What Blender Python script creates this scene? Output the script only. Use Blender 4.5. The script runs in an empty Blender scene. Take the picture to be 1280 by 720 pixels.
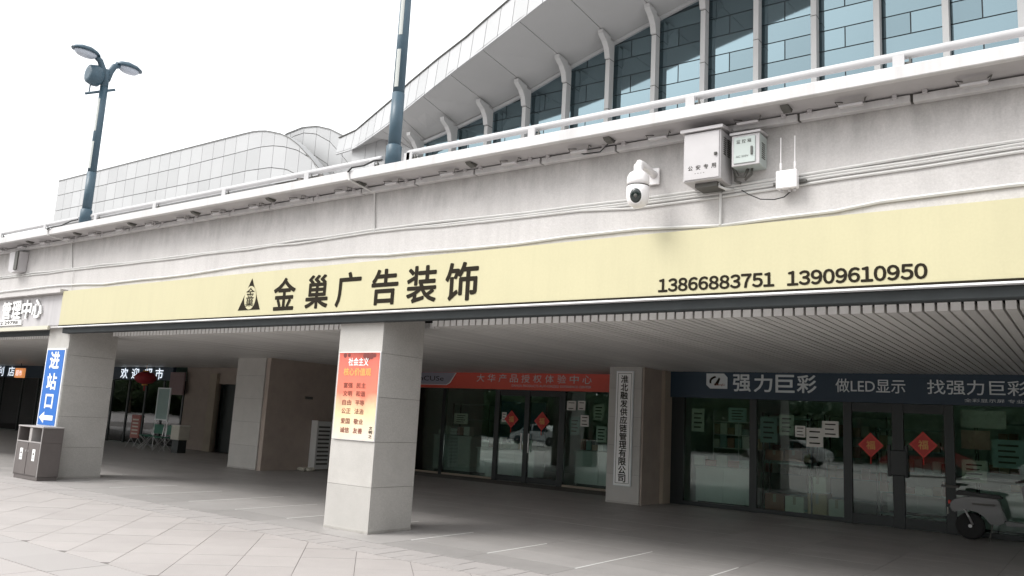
import bpy, bmesh, math, random
from math import sin, cos, pi, radians, atan
from mathutils import Vector, Matrix
random.seed(7)
C = bpy.context.scene.collection
S = bpy.context.scene

# ------------------------------------------------------------ camera
PITCH, ROLL, YAW = radians(9.274), radians(3.114), radians(35.989)
F = Vector((-sin(YAW)*cos(PITCH), cos(YAW)*cos(PITCH), sin(PITCH)))
R0 = Vector((cos(YAW), sin(YAW), 0))
U0 = Vector((sin(YAW)*sin(PITCH), -cos(YAW)*sin(PITCH), cos(PITCH)))
cx = cos(ROLL)*R0 + sin(ROLL)*U0
cy = -sin(ROLL)*R0 + cos(ROLL)*U0
cam_d = bpy.data.cameras.new('camera'); cam = bpy.data.objects.new('camera', cam_d); C.objects.link(cam)
cam_d.sensor_width = 36; cam_d.lens = 1020/1280*36; cam_d.clip_start = .05; cam_d.clip_end = 3000
m = Matrix((cx, cy, -F)).transposed().to_4x4(); m.translation = (0, 0, 1.6)
cam.matrix_world = m
S.camera = cam

# ------------------------------------------------------------ sky, sun, exposure
SUN_EL, SUN_AZ = radians(48), radians(215)      # compass-like direction, 180 = from -Y
w = bpy.data.worlds.new("World"); S.world = w; w.use_nodes = True
nt = w.node_tree; nt.nodes.clear()
sky = nt.nodes.new('ShaderNodeTexSky'); sky.sky_type = 'NISHITA'; sky.sun_disc = False
sky.sun_elevation = SUN_EL; sky.sun_rotation = SUN_AZ; sky.dust_density = 4; sky.air_density = 1.5
hsv = nt.nodes.new('ShaderNodeHueSaturation'); hsv.inputs['Saturation'].default_value = .12
bg1 = nt.nodes.new('ShaderNodeBackground'); bg1.inputs[1].default_value = .08
bg2 = nt.nodes.new('ShaderNodeBackground'); bg2.inputs[0].default_value = (.965, .98, 1, 1); bg2.inputs[1].default_value = .62
add = nt.nodes.new('ShaderNodeAddShader'); wo = nt.nodes.new('ShaderNodeOutputWorld')
L = nt.links.new
L(sky.outputs[0], hsv.inputs['Color']); L(hsv.outputs[0], bg1.inputs[0])
L(bg1.outputs[0], add.inputs[0]); L(bg2.outputs[0], add.inputs[1]); L(add.outputs[0], wo.inputs[0])
sl = bpy.data.lights.new('sun', 'SUN'); sl.energy = 1.3; sl.angle = radians(25); sl.color = (1, .97, .93)
so = bpy.data.objects.new('sun', sl); C.objects.link(so)
sd = Vector((sin(SUN_AZ)*cos(SUN_EL), cos(SUN_AZ)*cos(SUN_EL), sin(SUN_EL)))
so.rotation_euler = sd.to_track_quat('Z', 'Y').to_euler(); so.location = (0, -20, 40)
vs = S.view_settings; vs.view_transform = 'Standard'; vs.look = 'None'; vs.exposure = 0.8; vs.gamma = 1; vs.use_curve_mapping = False

# ------------------------------------------------------------ materials
def mat(name, col, rough=.7, metal=0, spec=.5, var=0, nscale=8, namt=.0, ndark=None, speck=0, speck_scale=250,
        bump=0, bscale=60, streak=0, coord='Object', emit=0, coat=0, topdirt=0, dirt=0, dirt_col=(.12,.11,.1)):
    mt = bpy.data.materials.new(name); mt.use_nodes = True; t = mt.node_tree; n = t.nodes; l = t.links.new
    b = n['Principled BSDF']; b.inputs['Roughness'].default_value = rough; b.inputs['Metallic'].default_value = metal
    b.inputs['Specular IOR Level'].default_value = spec; b.inputs['Coat Weight'].default_value = coat
    c4 = (*col, 1); last = None
    rgb = n.new('ShaderNodeRGB'); rgb.outputs[0].default_value = c4; last = rgb.outputs[0]
    tc = n.new('ShaderNodeTexCoord'); geo = n.new('ShaderNodeNewGeometry')
    vec = geo.outputs['Position'] if coord == 'World' else tc.outputs['Object']
    def mul(a, fac_socket, lo, hi):
        mr = n.new('ShaderNodeMapRange'); mr.inputs['To Min'].default_value = lo; mr.inputs['To Max'].default_value = hi
        l(fac_socket, mr.inputs['Value'])
        mx = n.new('ShaderNodeMix'); mx.data_type = 'RGBA'; mx.blend_type = 'MULTIPLY'; mx.inputs[0].default_value = 1
        l(a, mx.inputs[6]); l(mr.outputs[0], mx.inputs[7]); return mx.outputs[2]
    if namt:
        no = n.new('ShaderNodeTexNoise'); no.inputs['Scale'].default_value = nscale; no.inputs['Detail'].default_value = 6
        no.inputs['Roughness'].default_value = .65; l(vec, no.inputs['Vector'])
        last = mul(last, no.outputs['Fac'], 1-namt*1.6, 1+namt*1.6)
    if speck:
        no = n.new('ShaderNodeTexNoise'); no.inputs['Scale'].default_value = speck_scale; no.inputs['Detail'].default_value = 2
        l(vec, no.inputs['Vector']); last = mul(last, no.outputs['Fac'], 1-speck*2, 1+speck*2)
    if var:
        oi = n.new('ShaderNodeObjectInfo'); last = mul(last, oi.outputs['Random'], 1-var, 1+var)
    if streak:
        mp = n.new('ShaderNodeMapping'); mp.inputs['Scale'].default_value = (5.5, 5.5, .35); l(vec, mp.inputs['Vector'])
        no = n.new('ShaderNodeTexNoise'); no.inputs['Scale'].default_value = 1; no.inputs['Detail'].default_value = 8
        no.inputs['Roughness'].default_value = .7; l(mp.outputs[0], no.inputs['Vector'])
        cr = n.new('ShaderNodeMapRange'); cr.inputs['From Min'].default_value = .45; cr.inputs['From Max'].default_value = .75
        l(no.outputs['Fac'], cr.inputs['Value']); last = mul(last, cr.outputs[0], 1, 1-streak)
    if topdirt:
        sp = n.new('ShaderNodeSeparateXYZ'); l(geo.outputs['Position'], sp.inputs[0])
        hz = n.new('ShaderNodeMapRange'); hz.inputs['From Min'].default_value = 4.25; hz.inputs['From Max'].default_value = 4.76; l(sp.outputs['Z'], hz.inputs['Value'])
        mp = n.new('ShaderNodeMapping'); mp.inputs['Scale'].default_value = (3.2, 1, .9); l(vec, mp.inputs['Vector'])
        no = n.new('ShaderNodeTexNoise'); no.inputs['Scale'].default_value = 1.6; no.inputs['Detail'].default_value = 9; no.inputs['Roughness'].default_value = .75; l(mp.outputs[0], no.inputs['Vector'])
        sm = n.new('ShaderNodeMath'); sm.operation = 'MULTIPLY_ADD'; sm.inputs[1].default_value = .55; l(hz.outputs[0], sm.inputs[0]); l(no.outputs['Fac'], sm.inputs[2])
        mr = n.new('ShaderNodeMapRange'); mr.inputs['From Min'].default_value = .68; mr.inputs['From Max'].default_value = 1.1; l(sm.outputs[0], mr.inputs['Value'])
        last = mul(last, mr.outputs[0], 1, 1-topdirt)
    if dirt:
        no = n.new('ShaderNodeTexNoise'); no.inputs['Scale'].default_value = 1.3; no.inputs['Detail'].default_value = 9
        no.inputs['Roughness'].default_value = .75; l(vec, no.inputs['Vector'])
        mr = n.new('ShaderNodeMapRange'); mr.inputs['From Min'].default_value = .5; mr.inputs['From Max'].default_value = .75
        mr.inputs['To Max'].default_value = dirt; l(no.outputs['Fac'], mr.inputs['Value'])
        mx = n.new('ShaderNodeMix'); mx.data_type = 'RGBA'; l(mr.outputs[0], mx.inputs[0]); l(last, mx.inputs[6])
        mx.inputs[7].default_value = (*dirt_col, 1); last = mx.outputs[2]
    l(last, b.inputs['Base Color'])
    if emit:
        b.inputs['Emission Color'].default_value = c4; b.inputs['Emission Strength'].default_value = emit
    if bump:
        no = n.new('ShaderNodeTexNoise'); no.inputs['Scale'].default_value = bscale; no.inputs['Detail'].default_value = 5; l(vec, no.inputs['Vector'])
        bp = n.new('ShaderNodeBump'); bp.inputs['Strength'].default_value = bump; bp.inputs['Distance'].default_value = .01
        l(no.outputs['Fac'], bp.inputs['Height']); l(bp.outputs[0], b.inputs['Normal'])
    return mt

def glass_mat(name, tint, refl=1.0, ior=1.5):
    mt = bpy.data.materials.new(name); mt.use_nodes = True; t = mt.node_tree; n = t.nodes; n.clear(); l = t.links.new
    tr = n.new('ShaderNodeBsdfTransparent'); tr.inputs[0].default_value = (*tint, 1)
    gl = n.new('ShaderNodeBsdfGlossy'); gl.inputs['Roughness'].default_value = .01
    no = n.new('ShaderNodeTexNoise'); no.inputs['Scale'].default_value = 1.1
    ge = n.new('ShaderNodeNewGeometry'); l(ge.outputs['Position'], no.inputs['Vector'])
    bp = n.new('ShaderNodeBump'); bp.inputs['Strength'].default_value = .05; bp.inputs['Distance'].default_value = .02
    l(no.outputs['Fac'], bp.inputs['Height']); l(bp.outputs[0], gl.inputs['Normal'])
    fr = n.new('ShaderNodeFresnel'); fr.inputs[0].default_value = ior
    ma = n.new('ShaderNodeMath'); ma.operation = 'MULTIPLY'; ma.inputs[1].default_value = refl; l(fr.outputs[0], ma.inputs[0])
    mx = n.new('ShaderNodeMixShader'); l(ma.outputs[0], mx.inputs[0]); l(tr.outputs[0], mx.inputs[1]); l(gl.outputs[0], mx.inputs[2])
    o = n.new('ShaderNodeOutputMaterial'); l(mx.outputs[0], o.inputs[0]); return mt

M = {}
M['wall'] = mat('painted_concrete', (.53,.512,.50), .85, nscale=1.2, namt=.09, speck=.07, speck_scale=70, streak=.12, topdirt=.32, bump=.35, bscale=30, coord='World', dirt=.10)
M['white'] = mat('white_coating', (.57,.56,.56), .5, nscale=2.5, namt=.08, streak=.2, coord='World', dirt=.2, dirt_col=(.3,.28,.26))
M['slab_under'] = mat('slab_underside_paint', (.42,.405,.41), .8, nscale=3, namt=.08, streak=.05, coord='World')
M['cream'] = mat('yellow_sign_film', (.505,.468,.295), .5, nscale=.7, namt=.045, speck=.02, speck_scale=40, coord='World', streak=.05)
M['ink'] = mat('brown_black_lettering', (.022,.018,.012), .85, spec=.12)
M['poster_ink'] = mat('poster_dark_red_ink', (.22,.05,.03), .6)
M['gold'] = mat('pale_trim', (.55,.53,.43), .4)
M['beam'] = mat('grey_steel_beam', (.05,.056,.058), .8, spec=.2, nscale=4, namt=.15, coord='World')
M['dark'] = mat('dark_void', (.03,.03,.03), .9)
M['strip'] = mat('aluminium_ceiling_strip', (.66,.645,.62), .45, var=.09, nscale=3, namt=.06)
M['stone_base'] = mat('granite_panel_grimy', (.36,.345,.32), .6, var=.05, nscale=4, namt=.14, speck=.2, speck_scale=120, coord='World', dirt=.55, dirt_col=(.13,.115,.10))
M['strip_end_lit'] = mat('strip_end_painted_light', (.93,.93,.92), .5)  # sky light on the strip ends, painted in as a whiter colour
M['stone'] = mat('granite_panel', (.445,.43,.405), .5, var=.05, nscale=3, namt=.07, speck=.22, speck_scale=120, coord='World', dirt=.22, dirt_col=(.2,.18,.16))
M['joint'] = mat('mortar', (.16,.15,.14), .9)
M['plaza'] = mat('plaza_paver', (.355,.33,.318), .75, var=.045, nscale=1.4, namt=.085, speck=.1, speck_scale=110, coord='World', dirt=.3, dirt_col=(.3,.28,.26), bump=.1)
M['floor'] = mat('arcade_floor_slab', (.325,.31,.30), .5, var=.08, nscale=2.2, namt=.1, speck=.1, speck_scale=130, coord='World', dirt=.3, dirt_col=(.16,.15,.14))
M['kerb'] = mat('drain_slab', (.34,.32,.31), .75, var=.03, speck=.08, speck_scale=140, coord='World', dirt=.2, dirt_col=(.28,.26,.25))
M['pale_line'] = mat('pale_joint_strip', (.7,.7,.68), .5)
M['brown_wall'] = mat('beige_brown_render', (.40,.335,.29), .8, nscale=3, namt=.12, coord='World', dirt=.2)
M['beige'] = mat('beige_frame', (.40,.34,.27), .7, nscale=3, namt=.1)
M['frame'] = mat('dark_green_aluminium', (.018,.024,.024), .4)
M['glass'] = glass_mat('shop_glass', (.80,.90,.86), 1.6)
M['indoor_floor'] = mat('indoor_floor_tile', (.38,.40,.38), .35, nscale=2, namt=.15, coord='World')
M['indoor_wall'] = mat('indoor_wall', (.42,.52,.48), .8, nscale=1.5, namt=.2, coord='World')
M['indoor_light'] = mat('indoor_panel', (.62,.62,.61), .6, nscale=2, namt=.12, coord='World')
M['shelf'] = mat('shelf_green_grey', (.25,.35,.33), .6, nscale=3, namt=.1)
M['paper'] = mat('paper', (.8,.79,.74), .7, namt=.05)
M['card'] = mat('cardboard', (.45,.31,.19), .8, namt=.1, var=.2)
M['cardr'] = mat('reddish_carton', (.36,.15,.11), .7, namt=.1, var=.2)
M['cardw'] = mat('pale_carton', (.6,.58,.5), .7, namt=.1, var=.15)
M['red'] = mat('red_print', (.72,.07,.05), .55, nscale=2, namt=.08)
M['redsign'] = mat('red_sign_film', (.80,.12,.08), .5, nscale=2, namt=.05, coord='World')
M['navy'] = mat('navy_sign_film', (.02,.045,.075), .45)
M['letter_grey'] = mat('pale_lettering', (.72,.76,.77), .5)
M['lilac'] = mat('lilac_grey_film', (.38,.38,.46), .5)
M['white_print'] = mat('white_print', (.85,.86,.86), .5)
M['gold_print'] = mat('gold_print', (.75,.42,.12), .5)
M['blue'] = mat('blue_sign', (.012,.13,.47), .4, namt=.05)
M['signwhite'] = mat('white_sign_board', (.87,.87,.86), .45, nscale=3, namt=.04)
M['lamp'] = mat('blue_grey_lamp_paint', (.045,.085,.115), .45, nscale=12, namt=.15, speck=.06)
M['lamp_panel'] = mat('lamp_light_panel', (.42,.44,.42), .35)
M['lens'] = mat('lamp_lens', (.42,.46,.52), .25)
M['rail'] = mat('white_rail_paint', (.46,.455,.46), .4, nscale=5, namt=.06, streak=.05, coord='World')
M['bracket'] = mat('dark_grey_bracket', (.09,.088,.08), .6)
M['conduit'] = mat('pvc_conduit', (.57,.565,.55), .5, nscale=4, namt=.08, coord='World')
M['cable'] = mat('black_cable', (.015,.015,.015), .5)
M['cabinet'] = mat('grey_cabinet_paint', (.47,.455,.46), .45, nscale=6, namt=.05, dirt=.12)
M['cabinet2'] = mat('green_grey_cabinet_paint', (.42,.47,.45), .4, nscale=6, namt=.05)
M['camwhite'] = mat('camera_white_plastic', (.82,.80,.80), .3, coat=.2)
M['camglass'] = mat('camera_dark_glass', (.012,.02,.018), .08, coat=.5)
M['bin'] = mat('bin_brown_grey_steel', (.12,.105,.10), .45, nscale=8, namt=.1, dirt=.1)
M['bin_light'] = mat('bin_light_steel', (.36,.34,.33), .4, nscale=8, namt=.08)
M['panel'] = mat('pale_cladding', (.375,.38,.383), .45, var=.07, nscale=.6, namt=.03, coord='World')
M['soffit'] = mat('soffit_panel', (.37,.37,.365), .7, var=.03, nscale=.5, namt=.03, coord='World')
M['column'] = mat('hall_column_paint', (.40,.40,.395), .6, nscale=1, namt=.04, coord='World')
M['pane'] = mat('blue_reflective_glass', (.165,.225,.25), .05, metal=.86, var=.14)
M['mullion'] = mat('dark_mullion', (.02,.03,.035), .5)
M['green'] = mat('green_plastic', (.02,.14,.09), .5)
M['steel'] = mat('bright_steel_tube', (.55,.55,.55), .3, metal=.6)
M['lantern'] = mat('red_lantern_cloth', (.32,.02,.03), .6)
M['tyre'] = mat('tyre_rubber', (.015,.015,.015), .8)
M['scoot'] = mat('scooter_white_paint', (.13,.135,.135), .35, coat=.5)
M['seat'] = mat('black_vinyl', (.02,.02,.02), .5)
M['led_white'] = mat('lit_letter', (.85,.92,1), .5, emit=.55)
M['led_orange'] = mat('lit_orange_box', (.9,.35,.12), .5, emit=.35)
M['leaf'] = mat('leaf', (.05,.09,.03), .6, nscale=3, namt=.3, coord='World')
M['bark'] = mat('bark', (.1,.075,.055), .9, nscale=20, namt=.3)

# ------------------------------------------------------------ geometry helpers
def box(bm, x0, x1, y0, y1, z0, z1, bev=0):
    v = [bm.verts.new(p) for p in ((x0,y0,z0),(x1,y0,z0),(x1,y1,z0),(x0,y1,z0),(x0,y0,z1),(x1,y0,z1),(x1,y1,z1),(x0,y1,z1))]
    fs = [bm.faces.new([v[i] for i in q]) for q in ((3,2,1,0),(4,5,6,7),(0,1,5,4),(1,2,6,5),(2,3,7,6),(3,0,4,7))]
    if bev:
        es = list({e for f in fs for e in f.edges})
        bmesh.ops.bevel(bm, geom=es, offset=bev, segments=1, affect='EDGES', profile=.5)
def tube(bm, pts, r, seg=8, cap=True, radii=None):
    pts = [Vector(p) for p in pts]; rings = []
    for i, p in enumerate(pts):
        d = (pts[min(i+1, len(pts)-1)] - pts[max(i-1, 0)]).normalized()
        a = d.cross(Vector((0,0,1)));  a = d.cross(Vector((0,1,0))) if a.length < 1e-3 else a
        a.normalize(); b = d.cross(a); rr = radii[i] if radii else r
        rings.append([bm.verts.new(p + rr*(cos(2*pi*k/seg)*a + sin(2*pi*k/seg)*b)) for k in range(seg)])
    for i in range(len(rings)-1):
        for k in range(seg):
            f = bm.faces.new((rings[i][k], rings[i][(k+1)%seg], rings[i+1][(k+1)%seg], rings[i+1][k])); f.smooth = seg > 6
    if cap:
        bm.faces.new(rings[0][::-1]); bm.faces.new(rings[-1])
def lathe(bm, prof, cxyz, seg=20, axis='Z', sx=1, sy=1):
    c = Vector(cxyz); rings = []
    for r, h in prof:
        ring = []
        for k in range(seg):
            a = 2*pi*k/seg; u, v = r*cos(a)*sx, r*sin(a)*sy
            p = {'Z': (u, v, h), 'Y': (u, h, v), 'X': (h, u, v)}[axis]; ring.append(bm.verts.new(c + Vector(p)))
        rings.append(ring)
    for i in range(len(rings)-1):
        for k in range(seg):
            f = bm.faces.new((rings[i][k], rings[i][(k+1)%seg], rings[i+1][(k+1)%seg], rings[i+1][k])); f.smooth = True
    if prof[0][0] > 1e-4: bm.faces.new(rings[0][::-1])
    if prof[-1][0] > 1e-4: bm.faces.new(rings[-1])
def prism(bm, poly, a0, a1, axis='Y'):
    """poly in the plane across the axis: Y -> (x,z), X -> (y,z), Z -> (x,y)"""
    def P(p, a): return {'Y': (p[0], a, p[1]), 'X': (a, p[0], p[1]), 'Z': (p[0], p[1], a)}[axis]
    lo = [bm.verts.new(P(p, a0)) for p in poly]; hi = [bm.verts.new(P(p, a1)) for p in poly]; n = len(poly)
    bm.faces.new(lo); bm.faces.new(hi[::-1])
    for i in range(n): bm.faces.new((lo[i], hi[i], hi[(i+1)%n], lo[(i+1)%n]))
def B(): return bmesh.new()
def props(o, label=None, cat=None, group=None, kind=None):
    if label: o['label'] = label
    if cat: o['category'] = cat
    if group: o['group'] = group
    if kind: o['kind'] = kind
    return o
def root(o):
    while o.parent: o = o.parent
    return o
def obj(name, bm, mt, parent=None, loc=None, label=None):
    """mesh in world coordinates -> object; local origin = its root's location (or loc)"""
    bmesh.ops.remove_doubles(bm, verts=bm.verts, dist=1e-6)
    bmesh.ops.recalc_face_normals(bm, faces=bm.faces)
    org = Vector((0,0,0))
    p = parent
    while p: org += p.location; p = p.parent
    if loc is not None: org = org*0 + Vector(loc) if not parent else Vector(loc)
    me = bpy.data.meshes.new(name); 
    for v in bm.verts: v.co -= org
    bm.to_mesh(me); bm.free(); me.materials.append(M[mt] if isinstance(mt, str) else mt)
    o = bpy.data.objects.new(name, me); C.objects.link(o)
    if parent:
        o.parent = parent
        if loc is not None:
            q = Vector((0,0,0)); p = parent
            while p: q += p.location; p = p.parent
            o.location = org - q
    elif loc is not None: o.location = org
    if label: o['label'] = label
    return o
def thing(name, loc, label, cat, group=None):
    o = bpy.data.objects.new(name, None); C.objects.link(o); o.location = loc; o.empty_display_size = .2
    return props(o, label, cat, group)
def bx(name, mt, parent, x0, x1, y0, y1, z0, z1, bev=0, label=None, loc=None):
    bm = B(); box(bm, x0, x1, y0, y1, z0, z1, bev); return obj(name, bm, mt, parent, loc, label)
def copy_tree(o, parent=None, delta=None):
    c = o.copy(); C.objects.link(c)
    if parent: c.parent = parent
    if delta is not None: c.location = o.location + Vector(delta)
    for ch in list(o.children): copy_tree(ch, c)
    return c
def instance(src_mesh_obj, name, loc, parent=None):
    o = bpy.data.objects.new(name, src_mesh_obj.data); C.objects.link(o); o.location = loc
    if parent: o.parent = parent
    return o

def text_bm(s, bold=0, extrude=0.0):
    c = bpy.data.curves.new('t', 'FONT'); c.body = s; c.resolution_u = 3; c.offset = bold; c.extrude = extrude
    o = bpy.data.objects.new('t', c); C.objects.link(o); bpy.context.view_layer.update()
    me = bpy.data.meshes.new_from_object(o.evaluated_get(bpy.context.evaluated_depsgraph_get()))
    bpy.data.objects.remove(o); bpy.data.curves.remove(c)
    bm = B(); bm.from_mesh(me); bpy.data.meshes.remove(me); return bm
def put_text(s, name, mt, parent, x0, x1, z0, z1, y, bold=.0, stretch=True, shear=0):
    """letters standing on a surface that faces -Y, filling the box x0..x1, z0..z1"""
    bm = text_bm(s, 0); vs_ = bm.verts
    ax, bx_ = min(v.co.x for v in vs_), max(v.co.x for v in vs_); ay, by = min(v.co.y for v in vs_), max(v.co.y for v in vs_)
    kx, kz = (x1-x0)/(bx_-ax), (z1-z0)/(by-ay)
    if not stretch: kx = kz = min(kx, kz)
    mx, mz = (x0+x1)/2, (z0+z1)/2
    for v in vs_:
        u, t = (v.co.x-(ax+bx_)/2)*kx, (v.co.y-(ay+by)/2)*kz
        v.co = Vector((mx+u+shear*t, y, mz+t))
    org = Vector((0,0,0)); p = parent
    while p: org += p.location; p = p.parent
    for f in bm.faces:
        f.normal_update()
        if f.normal.y > 0: f.normal_flip()
    me = bpy.data.meshes.new(name)
    if bold:
        base = bmesh.new(); me0 = bpy.data.meshes.new('t'); bm.to_mesh(me0)
        bd = bold*(kz if '0' <= s[0] <= '9' else min(kx, kz))
        for q, (dx, dz) in enumerate(((1,0),(-1,0),(0,1),(0,-1),(.7,.7),(-.7,-.7),(.7,-.7),(-.7,.7))):
            n0 = len(base.verts); base.from_mesh(me0); base.verts.ensure_lookup_table()
            for v in base.verts[n0:]: v.co += Vector((dx*bd, -.00012*(q+1), dz*bd))
        n0 = len(base.verts); base.from_mesh(me0); bpy.data.meshes.remove(me0); bm.free(); bm = base
    for v in bm.verts: v.co -= org
    bm.to_mesh(me); bm.free(); me.materials.append(M[mt]); o = bpy.data.objects.new(name, me); C.objects.link(o); o.parent = parent
    return o

def put_digits(s, name, mt, parent, x0, x1, z0, z1, y, bold):
    n_ = len(s); adv = (x1-x0)/n_; out = B(); org = parent.location
    for i, chr_ in enumerate(s):
        bm = text_bm(chr(ord(chr_)+0xFEE0), 0); vs_ = bm.verts
        a0, a1 = min(v.co.x for v in vs_), max(v.co.x for v in vs_); b0, b1 = min(v.co.y for v in vs_), max(v.co.y for v in vs_)
        k = (z1-z0)/(b1-b0); w_ = min((a1-a0)*k*1.12, adv*.86); xc = x0+adv*(i+.5)
        base = [(xc+((v.co.x-a0)/(a1-a0)-.5)*w_, z0+(v.co.y-b0)*k) for v in vs_]; bm.verts.index_update()
        faces = [[v.index for v in f.verts] for f in bm.faces]; bm.free()
        for q, (dx, dz) in enumerate(((1,0),(-1,0),(0,1),(0,-1),(.7,.7),(-.7,-.7),(.7,-.7),(-.7,.7),(0,0))):
            nv = [out.verts.new((p[0]+dx*bold-org.x, y-.00012*q-org.y, p[1]+dz*bold-org.z)) for p in base]
            for f in faces: out.faces.new([nv[j] for j in f])
    me = bpy.data.meshes.new(name); out.to_mesh(me); out.free(); me.materials.append(M[mt]); o = bpy.data.objects.new(name, me); C.objects.link(o); o.parent = parent
    return o

def clip(poly, axis, lim, keep_less):
    out = []
    for i in range(len(poly)):
        a, b = poly[i], poly[(i+1) % len(poly)]
        ia = (a[axis] <= lim) == keep_less or a[axis] == lim; ib = (b[axis] <= lim) == keep_less or b[axis] == lim
        if ia: out.append(a)
        if ia != ib:
            t = (lim-a[axis])/(b[axis]-a[axis]); out.append(tuple(a[k]+t*(b[k]-a[k]) for k in (0,1)))
    return out

# ============================================================ GROUND
g = bx('ground', mat('far_paving', (.42,.40,.39), .8, nscale=.5, namt=.08, coord='World'), None, -900, 900, -900, 900, -.5, -.03)
g['kind'] = 'structure'
pv = bx('pavement', 'joint', None, -60, 14, -12, 7.10, -.03, -.005); pv['kind'] = 'structure'
# diagonal 0.6 m pavers between the two straight borders (y 4.55 .. 7.10)
n_t = 0; stuff = B(); H = .849
rot = lambda i, j: [((i*H-j*H+dx*H)/2*1.0, (i*H+j*H+dy*H)/2) for dx, dy in ((0,0),(1,1),(0,2),(-1,1))]
cells = []
for i in range(-90, 40):
    for j in range(-40, 90):
        P0 = rot(i, j); 
        # shift so joints follow x+y = -2.65 + k*0.849
        P0 = [(p[0]-.05, p[1]-.05) for p in P0]
        cxm, cym = sum(p[0] for p in P0)/4, sum(p[1] for p in P0)/4
        if not (-26 < cxm < -3 and 4.1 < cym < 7.5): continue
        k = .9895
        q = [(cxm+(p[0]-cxm)*k, cym+(p[1]-cym)*k) for p in P0]
        q = clip(q, 1, 4.55, False); 
        if len(q) >= 3: q = clip(q, 1, 7.095, True)
        if len(q) < 3: continue
        area = abs(sum(q[a][0]*q[(a+1)%len(q)][1]-q[(a+1)%len(q)][0]*q[a][1] for a in range(len(q))))/2
        if area < .01: continue
        cells.append((math.hypot(cxm, cym), q, cxm, cym))
cells.sort(key=lambda c: c[0])
def tile(bm, q, top=.0, dz=.0):
    prism(bm, q, -.012, top+dz, 'Z')
for idx, (d, q, mx_, my_) in enumerate(cells):
    if idx < 240:
        bm = B(); tile(bm, q, 0, random.uniform(-.0012, .0012)); obj('paver', bm, 'plaza', pv, loc=(mx_, my_, 0))
    else: tile(stuff, q)
o = obj('far_pavers', stuff, 'plaza', pv); o['kind'] = 'stuff'
# border band and nearer big pavers
for k in range(24):
    x = -22.4 + k*.9
    bm = B(); box(bm, x+.003, x+.897, 3.95, 4.543, -.012, random.uniform(-.001,.001)); obj('border_slab', bm, 'kerb', pv, loc=(x+.45, 4.2, 0))
near = B()
for i in range(-30, 10):
    for j in range(0, 16):
        x, y = i*.9, 3.94-(j+1)*.9
        box(near, x+.004, x+.896, y+.004, y+.896, -.012, 0)
o = obj('near_pavers', near, 'plaza', pv); o['kind'] = 'stuff'
# drain/edge strip of narrow slabs y 7.10 .. 7.70
es = bx('kerb_strip', 'joint', None, -60, 14, 7.10, 7.72, -.03, -.006); es['kind'] = 'structure'
src = None
for k in range(88):
    x = -21.4 + k*.25
    if src is None:
        bm = B(); box(bm, x+.004, x+.246, 7.112, 7.40, -.012, .002); src = obj('edge_slab', bm, 'kerb', es, loc=(x+.125, 7.3, 0))
        bm = B(); box(bm, x+.004, x+.246, 7.408, 7.70, -.012, .001); src2 = obj('edge_slab', bm, 'kerb', es, loc=(x+.125, 7.55, 0))
    else:
        instance(src, 'edge_slab', (x+.125, 7.3, random.uniform(-.002,.001)), es); instance(src2, 'edge_slab', (x+.125, 7.55, random.uniform(-.002,.001)), es)
# arcade floor
fl = bx('floor', 'joint', None, -60, 14, 7.72, 24.5, -.03, -.004); fl['kind'] = 'structure'
src = None
for i in range(18):
    for j in range(16):
        x, y = -22.43+i*1.25, 7.725+j*.6
        if src is None:
            bm = B(); box(bm, x+.003, x+1.247, y+.003, y+.597, -.012, .0); src = obj('floor_slab', bm, 'floor', fl, loc=(x+.625, y+.3, 0))
        else: instance(src, 'floor_slab', (x+.625, y+.3, random.uniform(-.0008,.0008)), fl)
rest = B()
for i in range(-24, 28):
    for j in range(0, 19):
        x, y = -22.43+i*1.25, 7.725+j*.6
        if 0 <= i < 18 and j < 16: continue
        if y > 17.2: continue
        if x > 12 or x < -52: continue
        box(rest, x+.003, x+1.247, y+.003, y+.597, -.012, 0)
o = obj('far_floor_slabs', rest, 'floor', fl); o['kind'] = 'stuff'
for k in range(13):
    x = -18.68+k*1.25
    bm = B(); box(bm, x-.011, x+.011, 8.3, random.uniform(9.4, 10.3), -.004, .0025); obj('joint_strip', bm, 'pale_line', fl)

# ============================================================ PODIUM (arcade with deck on top)
pod = thing('podium_building', (-10, 8, 0), 'long pale concrete station podium wall with open arcade below and deck above', 'building')
bx('wall', 'wall', pod, -50, 12, 8.05, 8.45, 2.99, 4.82)
bx('deck_slab', 'slab_under', pod, -50, 12, 7.66, 60, 4.832, 4.93)
bx('coping', 'white', pod, -50, 12, 7.58, 7.655, 4.825, 4.955, .008)
bx('coping_top', 'white', pod, -50, 12, 7.657, 8.3, 4.932, 4.952)
# drip trim pieces, 1.04 m each
x = -50.0; xs = -1.30-1.04*22; tsrc = None
for k in range(36):
    xx = -1.30-1.04*(k-3)
    if tsrc is None:
        bm = B(); box(bm, xx-1.025, xx-.01, 7.965, 8.047, 4.742, 4.815, .004); tsrc = obj('trim_strip', bm, 'white', pod, loc=(xx-.5, 8, 4.78)); t0 = xx
    else: 
        o = instance(tsrc, 'trim_strip', (0,0,0), pod); o.location = tsrc.location + Vector((xx-t0, 0, random.uniform(-.004,.004)))
bx('trim_backing', 'bracket', pod, -38, 2, 8.0, 8.048, 4.75, 4.83)
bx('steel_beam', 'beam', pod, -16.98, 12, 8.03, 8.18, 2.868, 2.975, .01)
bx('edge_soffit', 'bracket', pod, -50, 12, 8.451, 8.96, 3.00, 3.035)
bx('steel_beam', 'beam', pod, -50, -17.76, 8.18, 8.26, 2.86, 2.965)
bx('pale_edge_strip', 'gold', pod, -50, -17.55, 8.0, 8.045, 2.955, 3.035)
bx('recessed_panel', mat('lilac_grey_panel', (.47,.455,.46), .7, nscale=2, namt=.08, streak=.2, coord='World'), pod, -50, -17.0, 8.036, 8.048, 3.04, 3.66)
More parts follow.
